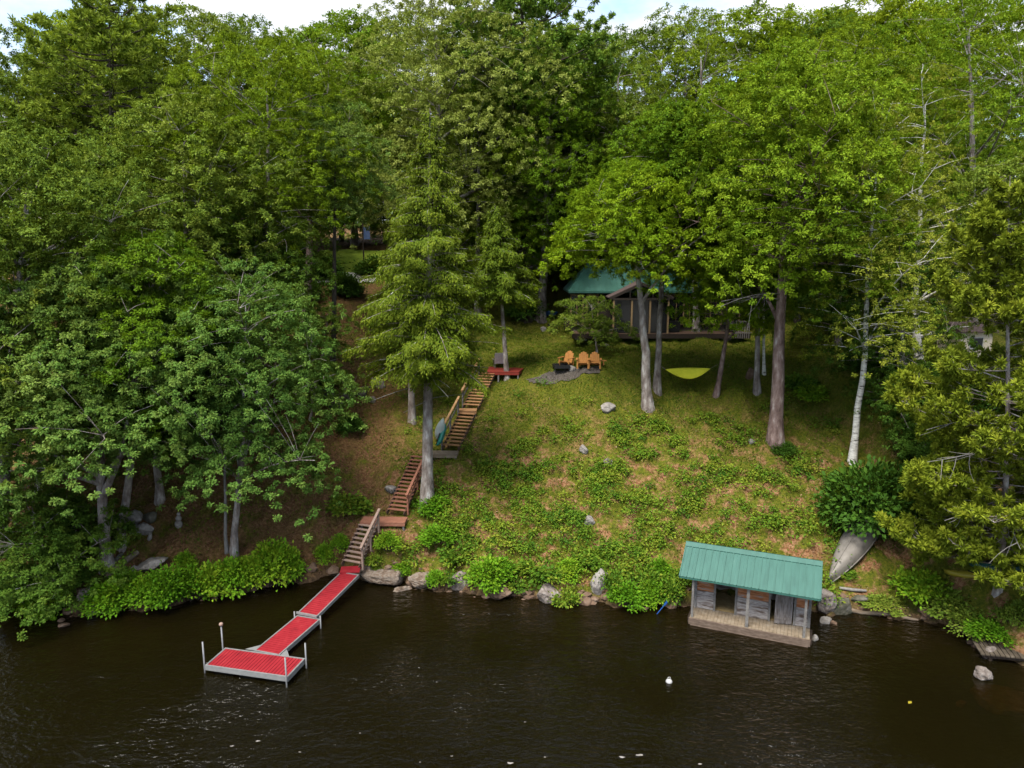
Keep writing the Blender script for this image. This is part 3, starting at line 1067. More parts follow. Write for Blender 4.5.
def flight(a, b, n, width, mat, side_mat, rails=(), rail_mat='rail_wood', rh=.9):
    a, b = np.array(a), np.array(b)
    STAIR_PATH.append((a, b))
    hd = unit(np.array([b[0]-a[0], b[1]-a[1], 0]))
    sd_ = np.array([-hd[1], hd[0], 0])
    R = frame(hd)
    sm = MB()
    for sg in (-1, 1):
        o_ = sd_*sg*(width/2-.045)-UP*.13
        sm.bar(a+o_-hd*.08, b+o_, .045, .22)
    fo = rel(sm, stair).build('flight', M[side_mat], stair)
    run = np.linalg.norm((b-a)[:2])
    rg = random.Random(n)
    for k in range(n):
        f = (k+.5)/n
        c = a+(b-a)*f
        tm = MB().box((c[0]+rg.uniform(-.012, .012), c[1], c[2]), (min(.30, run/n*.9), width+rg.uniform(-.02, .03), .04), R)
        rel(tm, stair).build('tread', M[mat], fo)
    for sg, f0, f1, dbl in rails:
        o_ = sd_*sg*(width/2+.05)
        p0, p1 = a+(b-a)*f0+o_, a+(b-a)*f1+o_
        rm = MB()
        rm.bar(p0+UP*rh-hd*.1, p1+UP*rh+hd*.1, .13, .045)
        rm.bar(p0+UP*(rh-.10)-hd*.08, p1+UP*(rh-.10)+hd*.08, .04, .10)
        ro = rel(rm, stair).build('handrail', M[rail_mat], stair)
        if dbl:
            rm = MB()
            rm.bar(p0+UP*rh*.5, p1+UP*rh*.5, .04, .10)
            rel(rm, stair).build('middle_rail', M['grey_wood' if dbl == 2 else rail_mat], ro)
        for f in (0.02, .5, .98):
            q = p0+(p1-p0)*f
            pm = MB().box((q[0], q[1], q[2]+rh*.5-.2), (.085, .085, rh+.28), R)
            rel(pm, stair).build('rail_post', M['grey_wood' if dbl == 2 else rail_mat], ro)
    return fo


def landing(c, lx, ly, mat, dirx, name='landing', th=.05):
    c = np.array(c)
    d = unit(np.array([dirx[0], dirx[1], 0]))
    s_ = np.array([-d[1], d[0], 0])
    m = slats(c-s_*ly/2, c+s_*ly/2, lx, .14, .012, .04)
    lo = rel(m, stair).build(name, M[mat], stair)
    fm = MB()
    for sg in (-1, 1):
        fm.bar(c+s_*sg*(ly/2-.03)-d*lx/2-UP*.12, c+s_*sg*(ly/2-.03)+d*lx/2-UP*.12, .04, .15)
        fm.bar(c+d*sg*(lx/2-.03)-s_*(ly/2-.06)-UP*.122, c+d*sg*(lx/2-.03)+s_*(ly/2-.06)-UP*.122, .04, .14)
    rel(fm, stair).build('joist_frame', M[mat], lo)
    for sx in (-1, 1):
        for sy in (-1, 1):
            q = c+d*sx*(lx/2-.08)+s_*sy*(ly/2-.09)
            g_ = h1(q[0], q[1])
            if q[2]-.2 > g_-.1:
                rel(MB().bar((q[0], q[1], g_-.25), (q[0], q[1], q[2]-.06), .09, .09), stair).build('leg', M['grey_wood'], lo)
    return lo


stp = MB()
rel(slats(on_z(349.5, 572.5, .86), on_z(351, 566, .88), .92, .13, .012, .04), stair).build('threshold_board', M['red_deck'], stair)
fa, fb = on_z(351.5, 563.5, .95), on_z(369, 523.5, 2.42)
flight(fa, fb, 9, 1.08, 'pink_wood', 'dark_stringer', [(-1, .03, .99, 1)], 'pink_wood', .85)
landing(on_z(384, 519.5, 2.45), 2.25, .85, 'red_wood', (1, -.03))
flight(on_z(396, 511.5, 2.55), on_z(421, 455, 4.72), 15, 1.06, 'red_wood', 'dark_stringer', [(-1, .05, .85, 1)], 'red_wood', .8)
landing(on_z(441, 452.5, 4.78), 1.85, .85, 'tan_wood', (1, -.05))
flight(on_z(451, 446.5, 4.9), on_z(467.5, 412, 6.38), 10, 1.06, 'brown_wood', 'dark_stringer', [(1, .0, 1.0, 2)], 'rail_wood', .9)
landing(on_z(467.5, 409.5, 6.42), 1.12, .75, 'brown_wood', (1, 0))
flight(on_z(471, 406, 6.55), on_z(488, 372, 8.12), 12, 1.06, 'brown_wood', 'dark_stringer', [(1, .02, 1.0, 2)], 'rail_wood', .9)

# ---- red deck at the top
dz = 8.2
dc = on_z(507.5, 369.5, dz)
deck = thing('red_deck', 'small red painted wooden deck on short legs at the head of the staircase', 'deck', (dc[0], dc[1], h1(dc[0], dc[1])))
d0, d1 = on_z(487, 371.5, dz), on_z(519, 371.8, dz)
d2, d3 = on_z(526, 366.4, dz), on_z(489, 366.6, dz)
m = MB().add([d0, d1, d2, d3, d0-UP*.05, d1-UP*.05, d2-UP*.05, d3-UP*.05], [(0, 1, 2, 3), (7, 6, 5, 4), (0, 4, 5, 1), (1, 5, 6, 2), (2, 6, 7, 3), (3, 7, 4, 0)])
rel(m, deck).build('platform', M['red_paint'], deck)
m = MB()
for p, q in ((d0, d1), (d1, d2), (d2, d3)):
    c_ = dc-UP*.05
    p_, q_ = p+(c_-p)*.03, q+(c_-q)*.03
    m.bar((p_[0], p_[1], dz-.14), (q_[0], q_[1], dz-.14), .04, .17)
rel(m, deck).build('skirt_board', M['red_paint'], deck)
for p in (d0+(d1-d0)*.33, d1, d2, d3):
    p_ = p+(dc-p)*.08
    g_ = h1(p_[0], p_[1])
    rel(MB().bar((p_[0], p_[1], min(g_, dz-.5)-.2), (p_[0], p_[1], dz-.06), .10, .10), deck).build('leg', M['grey_wood'], deck)


def adirondack(label, pos, rz, mat, group=None, sc=1.0):
    t = thing('adirondack_chair', label, 'chair', pos, rz, group)
    m = MB()
    for k in range(5):
        y = -.28+k*.115
        m.box((0, y, .36-.075*k*.55), (.52, .10, .022), Matrix.Rotation(-.33, 3, 'X'))
    m.build('seat', mat, t)
    m = MB()
    Rb = Matrix.Rotation(-.42, 3, 'X')
    hs = [.66, .76, .80, .76, .66]
    for k in range(5):
        x = (k-2)*.112
        h = hs[k]
        c = Vector((x, .22, .20))+Rb @ Vector((0, 0, h/2))
        m.box(c, (.104, .022, h), Rb)
    for zz in (.18, .52):
        c = Vector((0, .245, .20))+Rb @ Vector((0, 0, zz))
        m.box(c, (.5, .03, .06), Rb)
    m.build('backrest', mat, t)
    for sx in (-1, 1):
        MB().box((sx*.36, .02, .56), (.13, .74, .024)).build('armrest', mat, t)
        MB().bar((sx*.32, -.28, 0), (sx*.32, -.28, .55), .09, .03, (0, 1, 0)).build('front_leg', mat, t)
        MB().bar((sx*.28, -.34, .34), (sx*.28, .60, .03), .03, .10).build('rear_leg', mat, t)
        MB().bar((sx*.33, .34, .05), (sx*.33, .34, .55), .06, .03, (0, 1, 0)).build('arm_support', mat, t)
    t.scale = (sc,)*3
    return t


# grey lounge chair on the red deck, seen from behind
lc = on_z(500.5, 368.2, dz)
t = thing('deck_chair', 'grey slatted reclining chair standing on the small red deck', 'chair', (lc[0], lc[1], dz), RAD(8))
m = MB()
Rb = Matrix.Rotation(.42, 3, 'X')
for k in range(7):
    c = Vector(((k-3)*.115, .1, .30))+Rb @ Vector((0, 0, .42))
    m.box(c, (.105, .022, .84), Rb)
m.build('backrest', M['pale_grey'], t)
m = MB()
for k in range(6):
    m.box((0, .2+k*.11, .32), (.78, .1, .025))
m.build('seat', M['grey_wood'], t)
for sx in (-1, 1):
    for y in (.12, .80):
        MB().bar((sx*.36, y, 0), (sx*.36, y, .31), .05, .05).build('leg', M['grey_wood'], t)
    MB().box((sx*.42, .42, .55), (.09, .8, .025)).build('armrest', M['grey_wood'], t)
    MB().bar((sx*.42, .7, .3), (sx*.42, .7, .54), .05, .05).build('arm_support', M['grey_wood'], t)

# ---- fire pit and chairs
gp = [(530, 380), (540, 376), (552, 372), (566, 368), (582, 366.5), (597, 366.2), (601, 369), (592, 374), (578, 378), (560, 382), (545, 385), (533, 384)]
gv = sheet('gravel_patch', gp, M['gravel'], .045, wob=.06)
for lab, (u, v), rz in (('orange wooden garden chair standing left of the other two by the fire pit', (566, 366.5), -.55),
                        ('orange wooden garden chair in the middle of the three by the fire pit', (583, 368), -.15),
                        ('orange wooden garden chair standing right of the other two by the fire pit', (594.5, 368), -.1)):
    p = hit(u, v)
    adirondack(lab, (p[0], p[1], h1(p[0], p[1])-.01), rz, M['orange_wood'], 'orange chairs by the fire pit', 1.08)
p = hit(592, 364.5)
t = thing('low_bench', 'low orange plank bench behind the garden chairs', 'bench', (p[0], p[1], h1(p[0], p[1])))
MB().box((0, 0, .26), (1.9, .28, .04)).build('seat', M['orange_wood'], t)
for sx in (-1, 1):
    MB().box((sx*.75, 0, .10), (.06, .24, .28)).build('leg', M['orange_wood'], t)
p = hit(561, 371.5)
t = thing('fire_pit', 'square black metal fire pit on legs on the gravel patch', 'fire pit', (p[0], p[1], h1(p[0], p[1])), .12)
m = MB()
for sx, sy, lx, ly in ((0, -.44, 1.0, .05), (0, .44, 1.0, .05), (-.475, 0, .05, .83), (.475, 0, .05, .83)):
    m.box((sx, sy, .37), (lx, ly, .22))
m.box((0, 0, .285), (.89, .82, .04))
m.build('bowl', M['black_metal'], t)
MB().box((0, 0, .315), (.7, .6, .02)).build('ash_bed', M['rock_mossy'], t)
for sx in (-1, 1):
    for sy in (-1, 1):
        MB().bar((sx*.45, sy*.41, -.05), (sx*.45, sy*.41, .26), .05, .05).build('leg', M['black_metal'], t)

# ---- boathouse
bl = on_z(689.3, 621.5, .1)
br = on_z(809.4, 644.4, .1)
bd = unit(br-bl)
brz = math.atan2(bd[1], bd[0])
BL = 4.78
bh = thing('boathouse', 'weathered plank boathouse with a light green metal roof standing at the water edge', 'boathouse', (bl[0], bl[1], -.13), brz)
# platform: boards across the porch, fascia beam
m = MB()
rg = random.Random(5)
nb = 34
for k in range(nb):
    p_ = BL/nb
    m.box(((k+.5)*p_, .52+rg.uniform(-.012, .012), .43+rg.uniform(-.004, .004)), (p_-.008, 1.06, .04))
m.build('porch_floor', M['tan_wood'], bh)
m = MB()
m.box((BL/2, -.045, .30), (BL+.06, .07, .27))
m.box((BL/2, -.06, .075), (BL-.1, .09, .17))
m.build('fascia_beam', M['brown_fascia'], bh)
m = MB()
for x in (.1, 1.6, 3.2, BL-.1):
    m.box((x, .6, -.35), (.4, .9, 1.4))
m.build('crib_pier', M['dark_wood'], bh)
m = MB()
for k in range(12):
    m.box((BL/2, 1.12+(k+.5)*.155, .42), (BL-.1, .148, .04))
m.build('inner_floor', M['dirt_floor'], bh)
WY = .98
WT = 2.44


def planks(x0, x1, z0, z1, y, n, seed):
    r = random.Random(seed)
    mm = MB()
    p = (z1-z0)/n
    for k in range(n):
        mm.box(((x0+x1)/2+r.uniform(-.01, .01), y+r.uniform(-.012, .012), z0+(k+.5)*p), (x1-x0, .055, p-.012), Matrix.Rotation(r.uniform(-.006, .006), 3, 'Y'))
    return mm


for nm, x0, x1, sd_ in (('left', .06, .93, 1), ('mid', 1.76, 3.18, 2), ('right', 4.12, 4.74, 3)):
    wl = planks(x0, x1, .46, 1.28, WY, 4, sd_).build('wall_panel', M['siding'], bh)
    planks(x0, x1, 1.29, WT-.02, WY, 5, sd_+9).build('stained_boards', M['siding_rust'], wl)
    m = MB()
    m.bar((x0+.03, WY-.05, .46), (x0+.03, WY-.05, WT), .09, .05, (0, 1, 0))
    m.bar((x1-.03, WY-.05, .46), (x1-.03, WY-.05, WT), .09, .05, (0, 1, 0))
    m.build('corner_board', M['grey_wood'], wl)
m = MB()
m.box((2.4, WY, WT+.05), (BL-.02, .09, .10))
m.box((1.345, WY+.01, 2.24), (.80, .04, .34))
m.build('lintel', M['siding_rust'], bh)
for x, s_ in ((.03, 4), (BL-.03, 6)):
    m = MB()
    for k in range(12):
        m.box((x, (WY+2.98)/2+.02, .46+(k+.5)*.155), (.05, 2.0, .147))
    m.add([(x-.025, WY, WT), (x-.025, 2.98, WT), (x-.025, 1.52, 3.14), (x+.025, WY, WT), (x+.025, 2.98, WT), (x+.025, 1.52, 3.14)],
          [(0, 1, 2), (3, 5, 4), (0, 2, 5, 3), (1, 4, 5, 2), (0, 3, 4, 1)])
    m.build('side_wall', M['siding'], bh)
planks(.03, BL-.03, .46, WT, 3.0, 12, 8).build('back_wall', M['siding'], bh)
# ajar plank door
dr = link('door', None, bh, (4.10, WY-.05, 0), RAD(14))
m = MB()
for k in range(6):
    m.box((-.06-(k+.5)*.118+.02, 0, 1.36), (.112, .035, 1.72+.03*math.sin(k*2.1)))
dr_m = m.build('door_leaf', M['door_wood'], dr)
for zz in (.75, 1.95):
    MB().box((-.40, -.03, zz), (.68, .025, .11)).build('door_batten', M['door_wood'], dr)
for x, w_ in ((.09, .09), (2.33, .12), (4.55, .10)):
    po = MB().bar((x, .06, .45), (x, .06, 2.22), w_, w_).build('post', M['grey_wood'], bh)
    MB().box((x, .06, 2.17), (.34, w_*.8, .09)).build('post_head', M['grey_wood'], po)
MB().box((BL/2-.05, .06, 2.27), (BL+.3, .10, .10)).build('eave_beam', M['grey_wood'], bh)
# roof
X0, X1 = -.48, 5.06
EY, EZ, RY, RZ, BY = -.12, 2.28, 1.52, 3.18, 3.16


def roof_side(y0, z0, y1, z1, name, npan):
    m = MB()
    a, b = Vector((0, y0, z0)), Vector((0, y1, z1))
    R = Matrix.Rotation(math.atan2(z1-z0, y1-y0), 3, 'X') if y1 > y0 else Matrix.Rotation(math.atan2(z1-z0, y1-y0), 3, 'X')
    ln = (b-a).length
    mid = (a+b)/2
    up_ = R @ Vector((0, 0, 1))
    if up_.z < 0:
        up_ = -up_
    m.box(((X0+X1)/2, mid.y, mid.z), (X1-X0, ln, .03), R)
    r_ = m.build(name, M['green_roof'], bh)
    m = MB()
    p = (X1-X0)/npan
    for k in range(npan+1):
        x = X0+k*p+(.012 if k == 0 else -.012 if k == npan else 0)
        m.box((x, mid.y+up_.y*.03, mid.z+up_.z*.03), (.03, ln-.01, .05), R)
    for k in range(npan):
        x = X0+(k+.5)*p
        m.box((x, mid.y+up_.y*.02, mid.z+up_.z*.02), (.05, ln-.01, .012), R)
    m.build('standing_seam', M['green_roof'], r_)
    return r_


ro = roof_side(EY, EZ, RY, RZ, 'roof', 19)
roof_side(BY, EZ, RY, RZ, 'roof', 19)
m = MB()
for sg, y0 in ((-1, EY), (1, BY)):
    d_ = unit(np.array([0, y0-RY, EZ-RZ]))
    n_ = np.array([0, -d_[2]*np.sign(y0-RY), abs(d_[1])])
    a_ = np.array([0, RY, RZ])+n_*.055
    b_ = a_+d_*.24
    m.add([(X0-.02, a_[1], a_[2]+.01), (X1+.02, a_[1], a_[2]+.01), (X1+.02, b_[1], b_[2]), (X0-.02, b_[1], b_[2]),
           (X0-.02, a_[1], a_[2]-.01), (X1+.02, a_[1], a_[2]-.01), (X1+.02, b_[1], b_[2]-.02), (X0-.02, b_[1], b_[2]-.02)],
          [(0, 1, 2, 3), (7, 6, 5, 4), (0, 4, 5, 1), (2, 6, 7, 3), (1, 5, 6, 2), (0, 3, 7, 4)])
m.build('ridge_cap', M['green_roof'], ro)
m = MB()
for x in (X0-.012, X1+.012):
    for y0 in (EY, BY):
        m.bar((x, y0, EZ-.05), (x, RY, RZ-.05), .025, .13)
m.build('rake_trim', M['green_roof'], ro)
MB().box(((X0+X1)/2, EY-.02, EZ-.035), (X1-X0-.03, .02, .055)).build('eave_trim', M['green_roof'], ro)
m = MB()
for k in range(8):
    x = .1+k*(BL-.2)/7
    m.bar((x, EY+.05, EZ-.045), (x, RY, RZ-.075), .05, .05)
m.build('rafter', M['dark_wood'], ro)


# ---- boats
def hull_mesh(Lh, beam, depth, square=False, keel=.03, nseg=18, nr=9, stern=.55):
    """upturned hull along +x: bow at 0, stern at Lh, gunwale on z = 0"""
    V, F = [], []
    for i in range(nseg+1):
        t = i/nseg
        if square:
            wv = beam/2*min(1, (1-(1-t)**2.4)*1.02)*(1-.10*max(0, t-.6)/.4)
        else:
            wv = beam/2*math.sin(PI*min(max(t, .004), .996))**.62
        dp = depth*(.72+.28*min(1, t*3))
        for j in range(nr):
            a = -1+2*j/(nr-1)
            y = wv*math.copysign(abs(math.sin(a*PI/2))**.85, a)
            z = dp*max(0, math.cos(a*PI/2))**.62*(1 if wv > .04 else .9)
            V.append((t*Lh, y, z))
    for i in range(nseg):
        for j in range(nr-1):
            F.append((i*nr+j, i*nr+j+1, (i+1)*nr+j+1, (i+1)*nr+j))
    F.append(tuple(nseg*nr+j for j in range(nr)))
    F.append(tuple(range(nr))[::-1])
    m = MB()
    m.V, m.F = V, F
    return m


bow = hit(829, 585)
ste = hit(872, 522)
dv = ste-bow
t = thing('aluminium_boat', 'dull grey metal boat lying upside down on the grass bank beside the boathouse', 'boat', (bow[0], bow[1], h1(bow[0], bow[1])+.02))
Lb = 4.6
dn = unit(np.array([dv[0], dv[1], 0]))*Lb
ez = h1(bow[0]+dn[0], bow[1]+dn[1])
t.rotation_euler = (0, -math.atan2(ez-h1(bow[0], bow[1])+.12, Lb), math.atan2(dv[1], dv[0]))
hull_mesh(Lb, 1.45, .52, True).build('hull', M['aluminium'], t, True)
m = MB()
m.tube([(.02, 0, .34), (.6, 0, .47), (1.6, 0, .535), (4.6, 0, .535)], [.018, .02, .02, .02], 6)
m.build('keel', M['aluminium'], t)
m = MB()
for sg in (-1, 1):
    m.tube([(x*Lb, sg*(1.45/2*min(1, (1-(1-x)**2.4)*1.02)*(1-.10*max(0, x-.6)/.4)+.01), .02) for x in np.linspace(.01, 1, 14)], [.03]*14, 6)
m.build('gunwale', M['aluminium'], t, True)


def kayak(label, pos, euler, mat, Lh, beam, name='kayak'):
    t = thing(name, label, name, pos)
    t.rotation_euler = euler
    m = MB()
    n = 16
    for i in range(n+1):
        s_ = i/n
        wv = beam/2*math.sin(PI*min(max(s_, .003), .997))**.7
        for j in range(12):
            a = 2*PI*j/12
            m.V.append(((s_-.5)*Lh, wv*math.cos(a), beam*.28*math.sin(a)*(.5+.5*math.sin(PI*s_)**.5)+.12*(2*s_-1)**4))
    for i in range(n):
        for j in range(12):
            m.F.append((i*12+j, i*12+(j+1) % 12, (i+1)*12+(j+1) % 12, (i+1)*12+j))
    m.F.append(tuple(range(12))[::-1])
    m.F.append(tuple(n*12+j for j in range(12)))
    m.build('hull', mat, t, True)
    ring = [(.62*math.cos(a), beam*.32*math.sin(a), beam*.27) for a in np.linspace(0, 2*PI, 21)]
    MB().tube(ring, [.03]*21, 6).build('cockpit_rim', M['black_metal'], t, True)
    inner = [(.58*math.cos(a), beam*.29*math.sin(a), beam*.285) for a in np.linspace(0, 2*PI, 20, endpoint=False)]
    MB().add(inner, [tuple(range(20))]).build('cockpit', M['black_metal'], t)
    return t


def lay_between(pa_, pb_, roll=0.0):
    d = Vector([float(q) for q in (pb_-pa_)])
    ang = (0+roll, -math.atan2(d.z, math.hypot(d.x, d.y)), math.atan2(d.y, d.x))
    R = Matrix.Rotation(ang[2], 4, 'Z') @ Matrix.Rotation(ang[1], 4, 'Y') @ Matrix.Rotation(roll, 4, 'X')
    return R.to_euler(), d.length


pa_, pb_ = on_z(438.5, 446, 5.0), on_z(446, 424, 6.15)
e, ln = lay_between(pa_, pb_, -1.0)
kayak('teal kayak resting against the staircase railing beside a paler one', (pa_+pb_)/2, e, M['teal_hull'], ln, .52)
pa_, pb_ = on_z(436.5, 440, 5.25), on_z(443, 419, 6.55)
e, ln = lay_between(pa_, pb_, -1.0)
kayak('pale mint kayak leaning on the staircase railing behind the teal one', (pa_+pb_)/2, e, M['mint_hull'], ln, .50)
pa_, pb_ = hit(944, 580)+UP*.28, hit(1030, 583)+UP*.28
e, ln = lay_between(pa_, pb_)
kayak('yellow kayak lying on the bank beneath the pine boughs', (pa_+pb_)/2, e, M['yellow_hull'], ln, .62)
pa_, pb_ = hit(968, 572)+UP*.32, hit(1040, 576)+UP*.32
e, ln = lay_between(pa_, pb_)
kayak('dark teal canoe lying behind the yellow kayak under the pine', (pa_+pb_)/2, e, surf('dark_teal_hull', [(.3, (.01, .10, .10)), (.7, (.02, .15, .15))], 3, .4, None, 0), ln, .75, 'canoe')

# ---- hammock
YH = hit(690, 392)[1]
ha, hb = on_y(665.5, 369.5, YH), on_y(710, 368.5, YH)
t = thing('hammock', 'yellow green cloth hammock hanging between two trunks on the lawn', 'hammock', ((ha+hb)/2-UP*.5))
m = MB()
n, q = 18, 10
ax_ = hb-ha
for i in range(n+1):
    s_ = i/n
    for j in range(q+1):
        b_ = -1+2*j/q
        sag = .54*math.sin(PI*s_)
        wv = .70*math.sin(PI*min(max(s_, .02), .98))**.8
        p_ = ha+ax_*s_+np.array([0, b_*wv, -sag*(1-.55*b_*b_)+b_*.22*math.sin(PI*s_)])
        m.V.append(tuple(p_))
for i in range(n):
    for j in range(q):
        m.F.append((i*(q+1)+j, (i+1)*(q+1)+j, (i+1)*(q+1)+j+1, i*(q+1)+j+1))
hm = rel(m, t).build('cloth', M['yellow_cloth'], t, True)
sm_ = hm.modifiers.new('thickness', 'SOLIDIFY')
sm_.thickness = .012
for p_, tr_ in ((ha, hit(657, 390)), (hb, hit(716, 395))):
    rel(MB().tube([p_, (tr_[0], tr_[1], p_[2]+.25)], [.014, .014], 5), t).build('rope', M['rope'], t)

# ---- green roofed cabin
hp = hit(650, 337)
HY = hp[1]+.4
hz = h1(hp[0], hp[1])
xl, xr = on_y(568.5, 294, HY)[0]+.35, on_y(745, 294, HY)[0]-.35
ez_ = on_y(600, 291, HY)[2]
rz_ = on_y(600, 263, HY+2.6)[2]
cab = thing('cabin', 'dark wooden cabin with a green metal roof half hidden by trees above the lawn', 'cabin', ((xl+xr)/2, HY, hz))
cx = (xl+xr)/2
Wc = xr-xl
eh = ez_-hz
rh = rz_-hz
Dp = 5.2


def cpart(mb, name, mat, par=None, smooth=False):
    return mb.build(name, M[mat], par or cab, smooth)


m = MB()
hw = Wc/2
m.box((0, .06+.07, eh*.5), (Wc, .14, eh-.9))
for sg in (-1, 1):
    m.box((sg*(hw-.07), Dp/2+.14, eh*.5), (.14, Dp-.3, eh-.9))
m.box((0, Dp-.07, eh*.5), (Wc-.29, .14, eh-.9))
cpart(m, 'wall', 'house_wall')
m = MB().box((0, Dp/2, .15), (Wc-.1, Dp-.1, .75))
cpart(m, 'foundation', 'rock_mossy')
# hip roof
E_ = .38
V = [(-hw-E_, -E_, eh), (hw+E_, -E_, eh), (hw+E_, Dp+E_, eh), (-hw-E_, Dp+E_, eh), (-hw+1.35, Dp/2, rh), (hw-1.35, Dp/2, rh)]
V += [(x, y, z-.14) for x, y, z in V[:4]]
Fh = [(0, 1, 5, 4), (1, 2, 5), (2, 3, 4, 5), (3, 0, 4), (0, 6, 7, 1), (1, 7, 8, 2), (2, 8, 9, 3), (3, 9, 6, 0), (9, 8, 7, 6)]
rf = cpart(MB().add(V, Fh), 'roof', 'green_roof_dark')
m = MB()
for k in range(int(Wc/.42)):
    x = -hw-.2+k*.42+.2
    f = min(1, max(0, (hw+E_-abs(x))/(1.35+E_)))
    a = np.array([x, -E_, eh])
    b = np.array([x, -E_+(Dp/2+E_)*f, eh+(rh-eh)*f])
    if f > .1:
        m.bar(a+UP*.02, b+UP*.02, .03, .04)
cpart(m, 'roof_rib', 'green_roof_dark', rf)
# projecting gable porch
gx0, gx1 = on_y(609, 300, HY)[0]-cx, on_y(664, 300, HY)[0]-cx
gm_ = (gx0+gx1)/2
gpz = eh+.75
m = MB()
y0, y1 = -2.1, Dp/2
m.add([(gx0-.3, y0, eh-.35), (gm_, y0, gpz), (gm_, y1, gpz), (gx0-.3, y1, eh-.35), (gx0-.3, y0, eh-.43), (gm_, y0, gpz-.08), (gm_, y1, gpz-.08), (gx0-.3, y1, eh-.43)],
      [(0, 1, 2, 3), (7, 6, 5, 4), (0, 4, 5, 1), (0, 3, 7, 4)])
m.add([(gx1+.3, y0, eh-.35), (gm_, y0, gpz), (gm_, y1, gpz), (gx1+.3, y1, eh-.35), (gx1+.3, y0, eh-.43), (gm_, y0, gpz-.08), (gm_, y1, gpz-.08), (gx1+.3, y1, eh-.43)],
      [(3, 2, 1, 0), (4, 5, 6, 7), (1, 5, 4, 0), (4, 7, 3, 0)])
gr_ = cpart(m, 'gable_roof', 'brown_roof')
m = MB()
for sg, xx in ((-1, gx0-.25), (1, gx1+.25)):
    m.bar((xx, y0-.02, eh-.47), (gm_, y0-.02, gpz-.14), .05, .18)
m.bar((gx0, y0-.01, eh-.50), (gx1, y0-.01, eh-.50), .08, .14)
for f in (.3, .5, .7):
    x = gx0+(gx1-gx0)*f
    m.bar((x, y0, eh-.45), (x, y0, gpz-.25-abs(f-.5)*1.6), .06, .06)
cpart(m, 'gable_truss', 'house_wall', gr_)
m = MB()
for f in (.02, .34, .66, .98):
    x = gx0+(gx1-gx0)*f
    cpart(MB().bar((x, y0+.06, .3), (x, y0+.06, eh-.5), .12, .12), 'porch_post', 'house_trim')
cpart(MB().box((gm_, y0/2+.02, eh*.5), ((gx1-gx0)-.2, abs(y0)-.35, eh-1.0)), 'screened_porch', 'pane')
m = MB()
m.box((0, -1.2+.1, .40), (Wc+.4, 2.1, .08))
pf = cpart(m, 'porch_floor', 'dark_stringer')
m = MB()
m.box((0, -2.2, .26), (Wc+.44, .06, .34))
cpart(m, 'porch_skirt', 'dark_wood', pf)


def cwin(x0, x1, z0, z1):
    m = MB()
    for a, b in (((x0, z0), (x1, z0)), ((x0, z1), (x1, z1))):
        m.bar((a[0]-.05, -.02, a[1]), (b[0]+.05, -.02, b[1]), .06, .10)
    for x in (x0, x1, (x0+x1)/2):
        m.bar((x, -.015, z0+.05), (x, -.015, z1-.05), .09 if x != (x0+x1)/2 else .05, .05, (0, 1, 0))
    f = cpart(m, 'window', 'house_trim')
    cpart(MB().box(((x0+x1)/2, .03, (z0+z1)/2), (x1-x0-.05, .06, z1-z0-.05)), 'pane', 'pane', f)


for u0, u1 in ((571, 583), (587, 598), (669, 684), (690, 706), (711, 722), (728, 740)):
    cwin(on_y(u0, 300, HY)[0]-cx, on_y(u1, 300, HY)[0]-cx, .95, eh-.3)
m = MB()
for k in range(7):
    x = hw-.9+k*.16
    m.bar((x, -2.3, .1), (x, -2.3, 1.35), .06, .06)
m.bar((hw-1.0, -2.3, 1.38), (hw+.25, -2.3, 1.38), .09, .06)
m.bar((hw-1.0, -2.3, .52), (hw+.25, -2.3, .52), .05, .08)
cpart(m, 'railing', 'grey_wood')


# ---- things by the cabin
def ground_at(u, v, dz=0.0):
    p = hit(u, v)
    return (p[0], p[1], h1(p[0], p[1])+dz)


t = thing('bench', 'long red painted bench on the lawn in front of the cabin', 'bench', ground_at(698, 330))
MB().box((0, 0, .42), (2.7, .36, .06)).build('seat', M['red_paint'], t)
MB().box((0, .17, .70), (2.7, .05, .34)).build('backrest', M['red_paint'], t)
for sx in (-1, 1):
    MB().box((sx*1.15, 0, .19), (.08, .32, .42)).build('leg', M['red_paint'], t)
t = thing('storage_bin', 'black lidded outdoor bin standing in front of the cabin porch', 'bin', ground_at(672, 335), .05)
m = MB()
m.add([(-.42, -.38, 0), (.42, -.38, 0), (.42, .38, 0), (-.42, .38, 0), (-.5, -.46, 1.0), (.5, -.46, 1.0), (.5, .46, 1.0), (-.5, .46, 1.0)],
      [(0, 3, 2, 1), (4, 5, 6, 7), (0, 1, 5, 4), (1, 2, 6, 5), (2, 3, 7, 6), (3, 0, 4, 7)])
m.build('body', M['black_metal'], t)
MB().box((0, 0, 1.035), (1.06, .98, .06)).build('lid', M['black_metal'], t)
t = thing('kettle_grill', 'round black covered grill beside the porch railing', 'grill', ground_at(729, 337))
MB().lathe([(.05, .50), (.36, .58), (.50, .78), (.52, .86)], 16).build('bowl', M['black_metal'], t, True)
lid = MB().lathe([(.52, .87), (.48, 1.04), (.30, 1.18), (.04, 1.22)], 16).build('lid', M['black_metal'], t, True)
MB().box((0, 0, 1.25), (.16, .04, .05)).build('handle', M['dark_wood'], lid)
for a in (.5, 2.6, 4.7):
    MB().bar((.22*math.cos(a), .22*math.sin(a), .60), (.42*math.cos(a), .42*math.sin(a), 0), .035, .035).build('leg', M['black_metal'], t)
t = thing('fire_rack', 'dark slatted firewood rack at the right end of the cabin', 'rack', ground_at(733, 331))
for sx in (-1, 1):
    MB().box((sx*.75, .5, .95), (.07, .4, 1.9)).build('upright', M['dark_wood'], t)
m = MB()
for k in range(6):
    m.box((0, .5, .2+k*.32), (1.42, .38, .07))
m.build('shelf', M['dark_wood'], t)
m = MB()
rg = random.Random(2)
